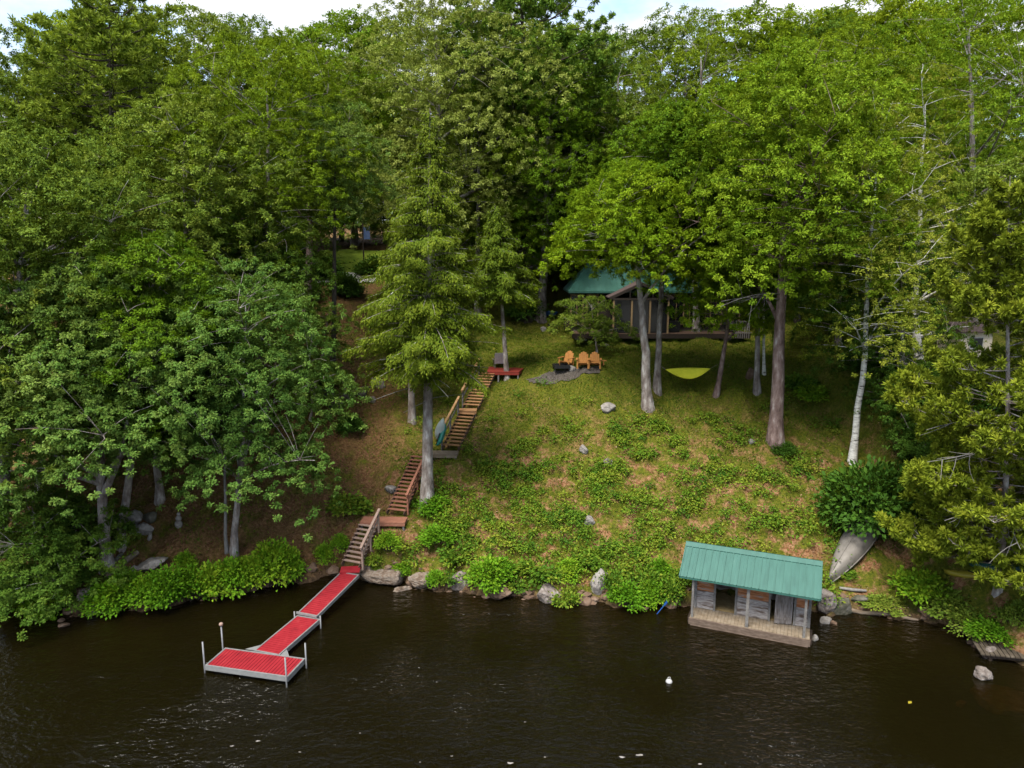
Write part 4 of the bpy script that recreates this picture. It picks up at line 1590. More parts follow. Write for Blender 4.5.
for k in range(5):
    for j in range(8):
        m.tube([(-.62+j*.17, .3, .32+k*.32), (-.62+j*.17+rg.uniform(-.02, .02), .7, .32+k*.32)], [.065, .06], 6)
m.build('firewood', M['barrel'], t)
t = thing('wheelbarrow', 'blue wheelbarrow parked at the left end of the cabin', 'wheelbarrow', ground_at(550, 319), .3)
m = MB()
m.add([(-.45, -.28, .32), (.35, -.28, .32), (.35, .28, .32), (-.45, .28, .32), (-.75, -.42, .66), (.55, -.42, .60), (.55, .42, .60), (-.75, .42, .66)],
      [(0, 3, 2, 1), (0, 1, 5, 4), (1, 2, 6, 5), (2, 3, 7, 6), (3, 0, 4, 7)])
tb = m.build('tub', M['blue'], t)
tb.modifiers.new('thickness', 'SOLIDIFY').thickness = .03
for sg in (-1, 1):
    MB().bar((-.85, sg*.1, .2), (.95, sg*.32, .48), .045, .045).build('handle', M['dark_wood'], t)
    MB().bar((.3, sg*.28, .33), (.35, sg*.3, 0), .04, .04).build('leg', M['black_metal'], t)
wh = MB()
wh.tube([(-.85+.17*math.cos(a), 0, .19+.17*math.sin(a)) for a in np.linspace(0, 2*PI, 15)], [.045]*15, 6)
wh.build('wheel', M['black_metal'], t)
t = thing('charcoal_grill', 'small black box grill on thin legs in the grass near the blue wheelbarrow', 'grill', ground_at(553, 333), .1)
MB().box((0, 0, .62), (.75, .42, .22)).build('fire_box', M['black_metal'], t)
MB().box((0, 0, .745), (.72, .40, .02)).build('grate', M['dark_wood'], t)
for sx in (-1, 1):
    for sy in (-1, 1):
        MB().bar((sx*.33, sy*.17, .51), (sx*.35, sy*.19, 0), .03, .03).build('leg', M['black_metal'], t)
t = thing('barrel', 'brown wooden barrel standing on the grass below the cabin windows', 'barrel', ground_at(568, 331.5))
MB().lathe([(.28, 0), (.34, .25), (.36, .45), (.34, .65), (.28, .9), (.26, .9), (.26, .86)], 16).build('body', M['barrel'], t, True)
m = MB()
for zz, rr in ((.18, .335), (.72, .342)):
    m.tube([(rr*math.cos(a), rr*math.sin(a), zz) for a in np.linspace(0, 2*PI, 19)], [.018]*19, 5)
m.build('hoop', M['black_metal'], t)

# ---- neighbour's shed on the right, blue sign at the back left
p = hit(974, 362)
t = thing('shed', 'small cream sided shed with a brown roof behind the pine boughs', 'shed', (p[0], p[1], h1(p[0], p[1])), .1)
k = (p[1]*math.cos(PITCH)-(p[2]-CAM_H)*math.sin(PITCH))/FPX
sw = 34*k
MB().box((0, 1.1, .9), (sw, 2.2, 2.2)).build('wall', M['cream'], t)
m = MB()
m.add([(-sw/2-.2, -.25, 2.02), (sw/2+.2, -.25, 2.02), (sw/2+.2, 1.1, 2.55), (-sw/2-.2, 1.1, 2.55), (-sw/2-.2, 2.45, 2.02), (sw/2+.2, 2.45, 2.02),
       (-sw/2-.2, -.25, 1.94), (sw/2+.2, -.25, 1.94), (-sw/2-.2, 2.45, 1.94), (sw/2+.2, 2.45, 1.94)],
      [(0, 1, 2, 3), (3, 2, 5, 4), (0, 6, 7, 1), (4, 5, 9, 8), (1, 7, 9, 5, 2), (0, 3, 4, 8, 6), (6, 8, 9, 7)])
m.build('roof', M['brown_roof'], t)
w_ = MB()
for a, b in (((-.45, .9), (.45, .9)), ((-.45, 1.6), (.45, 1.6)), ((-.45, .9), (-.45, 1.6)), ((.45, .9), (.45, 1.6))):
    w_.bar((a[0], -.02, a[1]), (b[0], -.02, b[1]), .05, .06)
wf = w_.build('window', M['white'], t)
MB().box((0, -.005, 1.25), (.86, .03, .66)).build('pane', M['pane'], wf)

YS = 74
p = on_y(364, 266, YS)
t = thing('sign', 'blue square sign board on a tall dark post beside the far road', 'sign', (p[0], YS, h1(p[0], YS)))
zt0, zb0 = on_y(368, 224, YS)[2]-t.location.z, on_y(368, 242, YS)[2]-t.location.z
MB().bar((0, 0, -.3), (0, 0, zt0+.6), .12, .12).build('post', M['dark_wood'], t)
MB().box((.42, -.09, (zt0+zb0)/2), (.62, .04, (zt0-zb0)*.7)).build('board', M['blue_sign'], t)
rx0 = on_y(330, 262, 76)[0]
sheet('lawn', None, M['lawn'], .14, [(x, y) for x, y in ((-27, 70), (-20, 69.5), (-12, 70), (-10.5, 74), (-11, 79), (-14, 83), (-20, 84), (-26, 82))])
sheet('road', None, M['road'], .18, [(x, y) for x, y in ((-34, 68.5), (-24, 67.2), (-16, 67.2), (-13.2, 69.5), (-13.2, 71.5), (-16, 71.8), (-24, 70.8), (-34, 72))])

# ---- plank dock at the right edge
p = hit(1012, 646)
t = thing('plank_dock', 'old dark plank landing at the right edge of the shore', 'dock', (p[0], p[1], 0), .02)
q0, q1 = on_z(975, 645, .3)-np.array(t.location), on_z(1045, 652, .42)-np.array(t.location)
m = slats(q0, q1, 1.3, .17, .03, .05)
m.build('planks', M['old_planks'], t)
m = MB()
for sg in (-1, 1):
    m.bar(q0+np.array([0, sg*.5, -.13]), q1+np.array([0, sg*.5, -.13]), .10, .14)
m.build('beam', M['dark_wood'], t)
m = MB()
for f in (.1, .9):
    for sg in (-1, 1):
        b_ = q0+(q1-q0)*f+np.array([0, sg*.5, -.2])
        m.bar(b_, b_-UP*.9, .12, .12)
m.build('pile', M['dark_wood'], t)


# ---- rocks, logs and small things
def rock(label, u, v, wpx, hpx, mat, dpt=.8, seed=None, sink=.25, tilt=0.0, name='rock', group=None, z=None, blocky=.0):
    p = hit(u, v) if z is None else on_z(u, v, z)
    k = (p[1]*math.cos(PITCH)-(p[2]-CAM_H)*math.sin(PITCH))/FPX
    w_, h_ = wpx*k, hpx*k*1.15
    import bmesh
    bm = bmesh.new()
    bmesh.ops.create_icosphere(bm, subdivisions=4, radius=1)
    g = np.random.default_rng(seed if seed is not None else int(u*7+v*13))
    ph = g.uniform(0, 6, 12)
    dirs = unit(g.normal(0, 1, (14, 3)))
    offs = g.uniform(.50, .88, 14)
    for vv in bm.verts:
        c = np.array(vv.co)
        r = 1+.10*math.sin(3*c[0]+ph[0])+.09*math.sin(4*c[1]+ph[1]+2*c[2])+.06*math.sin(7*c[2]+ph[2]+5*c[0])+.03*math.sin(13*c[0]+ph[3]+11*c[1])
        for d, o_ in zip(dirs, offs):
            q = c @ d
            if q > .1:
                r = min(r, o_/q*1.08+.02*math.sin(17*c[0]+ph[4])*math.sin(15*c[1]+ph[5])+.012*math.sin(31*c[2]+29*c[0]+ph[6]))
        c = c*r*(1+.035*math.sin(9*c[0]+ph[7])*math.sin(8*c[1]+ph[8])*math.sin(9*c[2]+ph[9])+.018*math.sin(23*c[0]+ph[10])*math.sin(21*c[2]+19*c[1]+ph[11]))
        vv.co = (c[0]*w_*.55, c[1]*w_*.5*dpt, c[2]*h_*.62)
    me = bpy.data.meshes.new(name)
    bm.to_mesh(me)
    bm.free()
    me.polygons.foreach_set('use_smooth', np.ones(len(me.polygons), bool))
    me.materials.append(mat)
    zg = max(h1(p[0], p[1]), -.15) if z is None else p[2]
    o = link(name, me, None, (p[0], p[1], zg+h_*.5*(1-2*sink)), g.uniform(-.3, .3))
    o.rotation_euler[1] = tilt
    return tag(o, label, name.replace('_', ' '), group)


R_ = M['rock']
RP = M['rock_pale']
RB = M['rock_brown']
RM = M['rock_mossy']
rock('long pale rock ledge on the shore just right of the gangway', 386, 576, 44, 14, M['ledge'], .8, 3, .48)
rock('pale ledge end beside the long ledge, nearer the boathouse', 421, 581, 28, 11, M['ledge'], .8, 5, .48)
rock('low brown rock in front of the long ledge', 402, 589, 22, 9, M['ledge'], .8, 93, .45)
rock('broken pale rock at the gangway end of the long ledge', 367, 574, 16, 11, M['ledge'], .9, 95, .45)
rock('squarish grey boulder on the waterline between the long ledge and the round bush', 458, 586, 26, 17, R_, .8, 7, .3)
rock('small brown rock at the waterline below the middle bushes', 500, 596, 20, 11, RB, .9, 9)
rock('broad pinkish boulder at the waterline midway to the boathouse', 548, 598, 32, 13, R_, .8, 11)
rock('upright grey boulder in a gap of the bank bushes left of the boathouse', 601, 588, 20, 26, RP, .8, 13, .3)
rock('low brown rock at the waterline under the upright boulder', 583, 603, 18, 9, RB, .8, 15)
rock('brown rock at the foot of the boathouse left corner', 671, 606, 16, 11, RB, .9, 17)
rock('tall grey boulder leaning against the right wall of the boathouse', 826, 609, 20, 24, R_, .8, 19, .3)
rock('grey boulder on the shore behind the pale round stone', 843, 612, 24, 16, RM, .8, 21)
rock('pale round stone on the shore right of the boathouse', 826, 622, 12, 10, RP, .9, 23)
rock('small round brown stone beside the pale round stone', 834, 623, 9, 7, RB, .9, 25)
rock('small pale stone at the water below the boathouse right corner', 815, 640, 6, 6, RP, .9, 27, .2, z=.02)
rock('flat dark slate lying on the grass below the upturned boat', 859, 600, 16, 6, RM, .8, 29)
rock('orange brown rock at the tip of the plank landing', 979, 647, 13, 9, RB, .9, 31)
rock('reddish grey rock in the water below the plank landing', 990, 656, 17, 12, R_, .9, 33, z=.0)
rock('pale topped grey rock standing in the water at the right edge', 984, 677, 19, 11, R_, .9, 35, .35, z=.0)
rock('long brown rock lying just under the water at the right edge', 1006, 694, 52, 16, RB, .8, 37, .9, z=-.22)
rock('brown rock just under the water off the right bank', 962, 701, 10, 6, RB, .8, 39, .95, z=-.1)
rock('orange rock just under the water in front of the boathouse', 713, 648, 11, 7, RB, .8, 41, .95, z=-.12)
rock('grey boulder at the waterline on the left bank under the maple', 85, 601, 17, 14, R_, .9, 43)
rock('white stone on top of the left bank waterline boulders', 92, 592, 12, 10, RP, .9, 45)
rock('small brown boulder left of the grey boulder under the maple', 69, 613, 10, 9, RB, .9, 47)
rock('pale wet stone right of the grey boulder under the maple', 95, 612, 14, 10, RP, .9, 49)
rock('flat tan stone just above water off the left bank, lower of two', 63, 626, 11, 4, RB, .8, 51, .3, z=.0)
rock('flat tan stone just above water off the left bank, upper of two', 61, 621, 7, 3, RB, .8, 53, .3, z=.0)
rock('pale stone slab between the twin trunks and the stacked white stones, upper one', 133, 521, 24, 12, RP, .7, 55, .2, -.35)
rock('pale stone slab leaning on dark rocks behind the twin oak trunks, lower one', 143, 533, 20, 11, RP, .7, 57, .2, -.25)
rock('dark mossy boulder behind the pale slabs', 151, 521, 14, 11, RM, .9, 59, .2)
rock('dark rock in front of the mossy boulder by the pale slabs', 129, 531, 11, 9, RM, .9, 61, .2)
rock('narrow white stone standing up from the rusty litter', 150, 541, 5, 11, RP, .9, 63, .2, .3)
rock('long flat pale rock lying in the litter above the left bank bushes', 152, 566, 32, 9, RP, .7, 65, .3, -.25)
rock('small pale rock at the end of the long flat rock', 135, 572, 9, 7, RP, .9, 67)
rock('white rock beside the second flight of the staircase', 392, 491, 13, 7, RP, .9, 69)
for lab, u, v, w_, h_, mt in (('dark boulder of the old wall on the forest edge, lowest one', 337, 408, 16, 11, RM), ('dark boulder of the old wall on the forest edge, leftmost', 327, 398, 17, 12, RM),
                              ('grey boulder in the middle of the old forest edge wall', 349, 400, 15, 11, R_), ('mossy flat boulder right of the middle of the old wall', 362, 396, 14, 8, RM),
                              ('small pale rock at the right end of the old wall', 372, 402, 10, 6, R_), ('grey boulder uppermost in the old forest edge wall', 378, 386, 15, 10, R_)):
    rock(lab, u, v, w_, h_, mt)
rock('pale flat rock in the grass left of the thick leaning trunk', 609, 409, 22, 8, RP, .7, 71, .35)
rock('small pale stone on the lawn above the fire pit', 604, 346, 10, 4, RP, .8, 73, .3)
rock('flat pale stone on the lawn near the barrel', 581, 341, 12, 4, RP, .8, 75, .3)
rock('small pale stone beside the box grill', 543, 331, 6, 5, RP, .8, 77)
rock('white stones at the foot of the round grill', 727, 340, 15, 5, RP, .7, 79, .3)
rock('grey stone beside the fire pit', 572, 371.5, 7, 6, RP, .9, 81, .2)
rock('rusty rock on the lawn near the pale pole tree', 750, 377, 10, 9, RB, .8, 83)
rock('pale rock in the ferns below the left lawn', 583, 452, 11, 8, RP, .8, 85, .3)
rock('grey rock lying between the ferns at mid slope', 607, 465, 14, 7, R_, .8, 87, .3)
rock('pale rock in the scrub above the bank bushes', 589, 523, 12, 10, RP, .8, 89, .3)
rock('small pale rock by the brown trunk at the slope', 752, 443, 7, 6, RP, .8, 91, .3)

p = hit(179, 528)
t = thing('stone_cairn', 'stacked white stones standing upright in the rusty litter', 'cairn', (p[0], p[1], h1(p[0], p[1])))
for k, (zz, rr, hh) in enumerate(((.20, .19, .26), (.50, .14, .20), (.72, .10, .13))):
    m = MB().lathe([(rr*.5, -hh*.75), (rr*.95, -hh*.35), (rr, .1*hh), (rr*.8, hh*.5), (rr*.3, hh*.7)], 9, (.02*k, 0, zz))
    m.build('stone', RP, t, True)


def log(label, pts, radii, mat, name='log', twigs=0, seed=1):
    p0 = pts[0]
    W = Wood()
    P = np.array(pts)-np.array(p0)
    W.tube(P, radii, 8)
    g = np.random.default_rng(seed)
    for _ in range(twigs):
        a = P[g.integers(1, len(P))]
        e_ = a+g.normal(0, .45, 3)+UP*.3
        W.tube(bez(a, (a+e_)/2+g.normal(0, .1, 3), e_, 5), np.linspace(radii[-1]*.8, .008, 5), 5)
    return tag(link(name, W.mesh(name, mat), None, p0), label, name.replace('_', ' '))


def gpts(pl, dz):
    return [np.array(ground_at(u, v, dz)) for u, v in pl]


log('pale fallen log slanting down to the left bank by the twin trunks', gpts([(104, 581), (115, 572), (127, 562), (138, 554)], .10), [.13, .15, .15, .12], M['pale_bark'])
log('short mossy log above the pale fallen log', gpts([(112, 566), (122, 555)], .08), [.12, .10], M['rock_mossy'])
log('long reddish log lying along the waterline right of the boathouse', gpts([(841, 609), (862, 613), (888, 615), (918, 620)], .06), [.09, .10, .09, .07], M['pale_bark'])
log('short bleached driftwood stick on the grass below the upturned boat', gpts([(839, 589), (852, 591), (866, 592)], .06), [.06, .08, .06], M['dead_wood'], 'driftwood')
log('tangled bleached driftwood branches over the water at the left edge', [on_z(-20, 620, .1), on_z(-4, 611, .35), on_z(8, 600, .6), on_z(16, 590, .8)], [.07, .06, .045, .02], M['dead_wood'], 'driftwood', 14, 4)
log('thin fallen branch above the left oak row', gpts([(330, 405), (350, 392), (372, 388)], .1), [.05, .045, .03], M['bark_grey'], 'fallen_branch', 5, 8)

p = on_z(669, 682, 0)
t = thing('buoy', 'white mooring buoy floating on the dark water in front of the boathouse', 'buoy', p)
MB().lathe([(.02, -.10), (.10, -.06), (.125, .02), (.10, .08), (.05, .11), (.02, .12)], 14).build('float', M['white'], t, True)
MB().tube([(.05*math.cos(a), 0, .15+.05*math.sin(a)) for a in np.linspace(0, 2*PI, 11)], [.014]*11, 5).build('ring', M['white'], t)
tag(link('floating_leaf', np_mesh('floating_leaf', [(-.12, 0, .02), (0, -.06, .03), (.13, .01, .02), (0, .07, .035), (-.12, 0, .012), (0, -.06, .022), (.13, .01, .012), (0, .07, .027)],
    [(0, 1, 2, 3), (7, 6, 5, 4), (0, 4, 5, 1), (1, 5, 6, 2), (2, 6, 7, 3), (3, 7, 4, 0)], M['yellow_hull']), None, on_z(910, 703, .01), .6), 'single yellow leaf floating on the dark water', 'leaf')
pa_, pb_ = on_z(657, 614, .02), on_z(666, 603, .55)
t = thing('paddle', 'blue paddle leaning on the bank left of the boathouse', 'paddle', pa_)
MB().tube([(0, 0, 0), tuple(pb_-pa_)], [.022, .022], 7).build('shaft', M['blue'], t)
bd_ = pb_-pa_
MB().bar(bd_*.82, bd_*1.12, .16, .03).build('blade', M['blue'], t)

# ------------------------------------------------------------------ trees
def cam_depth(p):
    return p[1]*math.cos(PITCH)-(p[2]-CAM_H)*math.sin(PITCH)


_seed = [100]


def tree(label, kind, base, top, vcb, wpx, leafmat, bark='bark_grey', tw=10, name=None, Y=None, group=None, **kw):
    """base = pixel where the trunk meets the ground, top = pixel of the crown top, vcb = row of the crown base, wpx = crown width, tw = trunk width (pixels)"""
    _seed[0] += 7
    p = hit(*base) if Y is None else on_y(base[0], base[1], Y)
    p = np.array([p[0], p[1], h1(p[0], p[1])])
    k = cam_depth(p)/FPX
    pt = on_y(top[0], top[1], p[1])
    H = pt[2]-p[2]
    cb = max(.5, on_y(top[0], vcb, p[1])[2]-p[2])
    R = wpx*k/2
    lean = (pt[0]-p[0], 0.0)
    tr = max(.03, tw*k/2*.9)
    sd_ = kw.pop('seed', _seed[0])
    if kind == 'broad':
        W, L, D = broadleaf(sd_, H, R, cb, lean, tr, **kw)
        nm = name or 'broadleaf_tree'
        fold, droop = .18, .14
    elif kind == 'hemlock':
        W, L, D = hemlock(sd_, H, R, cb, lean, tr, **kw)
        nm = name or 'hemlock_tree'
        fold, droop = .10, .25
    else:
        W, L, D = pine(sd_, H, R, cb, lean, tr, **kw)
        nm = name or 'pine_tree'
        fold, droop = 0, .05
    t = thing(nm, label, 'tree', p, None, group)
    link('trunk', W.mesh('trunk', M[bark]), t)
    link('crown', L.mesh('crown', M[leafmat], fold, droop), t)
    for d_ in D:
        link('dead_bough', d_.mesh('dead_bough', M['dead_wood']), t)
    return t


# left shore
tree('big forked blue green oak on the left shore whose bare trunk stands nearest the water', 'broad', (107, 568), (88, 255), 452, 220, 'oak_blue', tw=13, name='oak_tree', fork=True, nclus=230, nleaf=220, leaf=.18)
tree('oak with a straight grey trunk standing just behind the forked shore oak', 'broad', (120, 546), (160, 225), 425, 150, 'oak_green', tw=10, name='oak_tree', nclus=170, nleaf=190, leaf=.18)
tree('round blue green oak overhanging the slope just left of the staircase', 'broad', (234, 553), (246, 252), 458, 200, 'oak_blue', tw=8, name='oak_tree', nclus=250, nleaf=220, leaf=.17, openness=.45)
tree('thin pale pole of a sapling beside the round oak trunk on the left slope', 'broad', (227, 553), (214, 300), 430, 80, 'oak_blue', 'dead_wood', tw=4, name='sapling', nclus=60, nleaf=120, leaf=.19)
tree('low maple leaning over the water at the left edge', 'broad', (62, 600), (22, 490), 575, 150, 'oak_dark', tw=4, name='maple_tree', nclus=120, nleaf=150, leaf=.19, openness=.5)
tree('olive green oak filling the left edge above the low maple', 'broad', (0, 555), (30, 122), 420, 260, 'oak_olive', tw=16, name='oak_tree', nclus=250, nleaf=190, leaf=.22, dead=3)
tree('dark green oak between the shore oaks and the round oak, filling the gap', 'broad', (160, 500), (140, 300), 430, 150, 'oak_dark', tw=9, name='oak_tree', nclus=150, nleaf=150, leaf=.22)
tree('grey green spreading oak above the gap between the shore oaks', 'broad', (190, 430), (182, 92), 300, 200, 'oak_olive', tw=10, name='oak_tree', nclus=200, nleaf=170, leaf=.23)
tree('yellow green pine with flat layered boughs at the top left skyline', 'pine', (112, 395), (112, -14), 190, 205, 'pine_green', 'bark_dark', tw=10, nbr=85, tufts=30, needles=48, nl=.32, flat=.6, dead=2)
tree('olive tree crown at the upper left corner below the pale sky', 'broad', (18, 400), (12, 24), 260, 200, 'oak_olive', tw=10, nclus=200, nleaf=150, leaf=.25)
tree('yellowish oak crown left of the pale silvery maple', 'broad', (262, 390), (262, 22), 230, 175, 'oak_yellow', tw=10, name='oak_tree', nclus=200, nleaf=150, leaf=.24, dead=2)
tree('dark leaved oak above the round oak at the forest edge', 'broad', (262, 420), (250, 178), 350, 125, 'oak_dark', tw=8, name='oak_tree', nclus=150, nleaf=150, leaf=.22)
tree('tall oak with a bare reddish trunk left of the dark thin trunk', 'broad', (305, 330), (312, 28), 185, 150, 'oak_green', 'bark_brown', tw=10, name='oak_tree', nclus=170, nleaf=150, leaf=.24)
tree('tall thin tree with a straight dark trunk beside the glimpse of far lawn', 'broad', (333, 374), (335, 95), 210, 105, 'oak_blue', 'bark_dark', tw=7, nclus=110, nleaf=130, leaf=.22)
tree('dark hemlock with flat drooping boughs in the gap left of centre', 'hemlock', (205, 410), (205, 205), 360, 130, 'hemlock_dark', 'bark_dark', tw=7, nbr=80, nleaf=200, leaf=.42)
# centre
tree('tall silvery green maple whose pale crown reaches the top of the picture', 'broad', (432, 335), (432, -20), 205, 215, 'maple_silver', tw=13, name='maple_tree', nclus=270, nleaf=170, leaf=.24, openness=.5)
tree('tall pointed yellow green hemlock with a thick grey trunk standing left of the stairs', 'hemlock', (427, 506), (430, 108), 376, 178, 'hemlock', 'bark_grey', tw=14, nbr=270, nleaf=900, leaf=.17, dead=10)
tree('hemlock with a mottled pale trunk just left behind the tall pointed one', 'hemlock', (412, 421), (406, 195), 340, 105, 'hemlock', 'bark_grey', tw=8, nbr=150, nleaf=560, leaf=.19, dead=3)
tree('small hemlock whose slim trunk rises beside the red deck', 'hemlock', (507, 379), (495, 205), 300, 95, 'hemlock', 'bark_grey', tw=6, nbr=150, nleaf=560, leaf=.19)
tree('dark towering white pine behind the silvery maple at the top centre', 'pine', (528, 318), (522, -75), 130, 180, 'pine_dark', 'bark_dark', tw=12, nbr=80, tufts=34, needles=60, nl=.36, flat=.6, dead=3)
tree('dense green oak right of the tall hemlock reaching down to the cabin roof', 'broad', (540, 318), (548, 48), 258, 150, 'oak_green', tw=11, name='oak_tree', nclus=240, nleaf=160, leaf=.23, openness=.45)
tree('green oak between the silvery maple and the dense oak', 'broad', (478, 322), (484, 82), 270, 130, 'oak_green', tw=8, name='oak_tree', nclus=140, nleaf=140, leaf=.24)
tree('bright yellow green oak with a thick grey trunk leaning left in front of the cabin', 'broad', (648, 409), (626, 160), 262, 146, 'bright', tw=12, name='oak_tree', nclus=150, nleaf=170, leaf=.22, openness=.4, dead=5, curve=.3)
tree('low oak bough with pale leaves, built as a small tree, in front of the left cabin windows', 'broad', (597, 352), (590, 296), 330, 74, 'oak_olive', tw=2.5, name='oak_tree', nclus=28, nleaf=120, leaf=.2)  # small tree standing in for a bough that hangs from the leaning oak
tree('oak with a dark lichen spotted trunk just right of the leaning trunk', 'broad', (657, 391), (672, 96), 232, 120, 'oak_green', tw=8, name='oak_tree', nclus=140, nleaf=150, leaf=.23)
tree('slender tree with bright drooping foliage holding the right end of the hammock', 'broad', (716, 396), (748, 192), 318, 115, 'bright', 'bark_brown', tw=6, nclus=120, nleaf=170, leaf=.22, openness=.4)
tree('large oak with the thick reddish trunk on the open slope', 'broad', (775, 446), (790, 38), 275, 225, 'oak_green', 'bark_brown', tw=16, name='oak_tree', nclus=300, nleaf=180, leaf=.23, dead=4)
tree('slim leaning grey trunked tree just left of the thick reddish trunk', 'broad', (757, 392), (762, 165), 292, 100, 'oak_green', tw=7, nclus=90, nleaf=140, leaf=.22)
tree('pale thin pole of a birch between the slim leaning tree and the thick reddish trunk', 'broad', (764, 374), (772, 190), 280, 70, 'birch_leaf', 'birch_bark', tw=3.5, name='birch_tree', nclus=50, nleaf=100, leaf=.16)
tree('stout grey trunk close to the cabin porch behind the hammock', 'broad', (696, 334), (690, 130), 215, 110, 'oak_green', tw=8, name='oak_tree', nclus=110, nleaf=130, leaf=.24)
# right
tree('white birch with a curved leaning trunk and thin olive foliage', 'broad', (852, 463), (886, 84), 345, 160, 'birch_leaf', 'birch_bark', tw=8, name='birch_tree', nclus=190, nleaf=90, leaf=.18, openness=.45, curve=-.4)
tree('straight white birch standing deeper in the shade to the right of the curved one', 'broad', (918, 358), (922, 60), 330, 140, 'birch_leaf', 'birch_bark', tw=9, name='birch_tree', nclus=160, nleaf=130, leaf=.17)
tree('yellow green pine with bare grey twigs leaning over the right bank', 'pine', (998, 590), (1014, 176), 572, 200, 'pine', 'bark_grey', tw=8, nbr=112, tufts=46, needles=80, nl=.24, dead=6, gap=(.55, .67))
tree('green oak in the upper right corner above the pine', 'broad', (972, 345), (972, -22), 260, 225, 'oak_green', tw=12, name='oak_tree', nclus=260, nleaf=160, leaf=.24)
tree('yellow green oak on the skyline right of the thick trunked oak', 'broad', (842, 325), (842, 24), 230, 190, 'oak_yellow', tw=10, name='oak_tree', nclus=220, nleaf=150, leaf=.25)
tree('yellowish oak on the skyline above the cabin roof', 'broad', (700, 312), (705, 14), 235, 185, 'oak_yellow', tw=11, name='oak_tree', nclus=220, nleaf=150, leaf=.25, dead=4)
tree('olive oak on the skyline between the dark pine and the yellowish oak', 'broad', (612, 305), (612, 38), 240, 165, 'oak_olive', tw=10, name='oak_tree', nclus=190, nleaf=150, leaf=.25, dead=3)
tree('olive tree at the right edge standing behind the pine', 'broad', (1068, 430), (1060, 120), 305, 155, 'oak_olive', tw=9, nclus=150, nleaf=150, leaf=.22)
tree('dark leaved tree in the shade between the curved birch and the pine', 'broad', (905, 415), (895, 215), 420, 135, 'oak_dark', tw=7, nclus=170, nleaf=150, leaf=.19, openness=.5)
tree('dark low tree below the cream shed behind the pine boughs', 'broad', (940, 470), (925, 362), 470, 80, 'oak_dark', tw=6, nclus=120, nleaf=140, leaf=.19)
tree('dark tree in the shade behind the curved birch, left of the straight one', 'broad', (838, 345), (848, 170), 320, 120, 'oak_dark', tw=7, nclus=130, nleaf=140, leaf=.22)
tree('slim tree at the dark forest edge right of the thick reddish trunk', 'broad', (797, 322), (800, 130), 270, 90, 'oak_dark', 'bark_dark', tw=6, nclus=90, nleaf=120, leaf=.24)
# understorey behind the left shore and behind the hemlocks
tree('dark sapling thicket tree at the foot of the wall of oaks on the left', 'broad', (310, 420), (330, 300), 405, 70, 'oak_dark', tw=3, name='sapling', nclus=60, nleaf=120, leaf=.18)
tree('dark tree at the left edge under the olive oak', 'broad', (40, 490), (60, 330), 480, 150, 'oak_dark', tw=8, nclus=150, nleaf=140, leaf=.2)
# the wood behind: five kinds grown once and copied along the back of the hill
BACK = []
for k, (lm, bk, cl_) in enumerate((('oak_green', 'bark_grey', 200), ('oak_olive', 'bark_grey', 200), ('oak_dark', 'bark_dark', 200), ('oak_yellow', 'bark_grey', 200))):
    W, L, D = broadleaf(900+k, 19, 6.0, 2.2, (0, 0), .26, nclus=cl_, nleaf=110, leaf=.36, openness=.5)
    BACK.append((W.mesh('trunk', M[bk]), L.mesh('crown', M[lm], .18, .14)))
W, L, D = hemlock(950, 20, 4.2, 2.5, (0, 0), .25, nbr=110, nleaf=200, leaf=.5)
BACK.append((W.mesh('trunk', M['bark_dark']), L.mesh('crown', M['hemlock_dark'], .1, .25)))
g = np.random.default_rng(77)
KINDN = ['green broadleaf tree', 'olive broadleaf tree', 'dark broadleaf tree', 'yellow green broadleaf tree', 'dark conifer']


def backtree(label, kind, x, y, vtop, wide=1.0):
    z = h1(x, y)
    p = np.array([x, y, z])
    H = (CAM_H+y*math.tan(math.atan((384-vtop)/FPX)-PITCH))-z
    base_h = 20 if kind == 4 else 19
    t = thing('conifer_tree' if kind == 4 else 'broadleaf_tree', label, 'tree', p, g.uniform(0, 6), 'trees of the wood behind the cabin')
    s_ = H/base_h
    t.scale = (s_*wide, s_*wide, s_)
    link('trunk', BACK[kind][0], t)
    link('crown', BACK[kind][1], t)


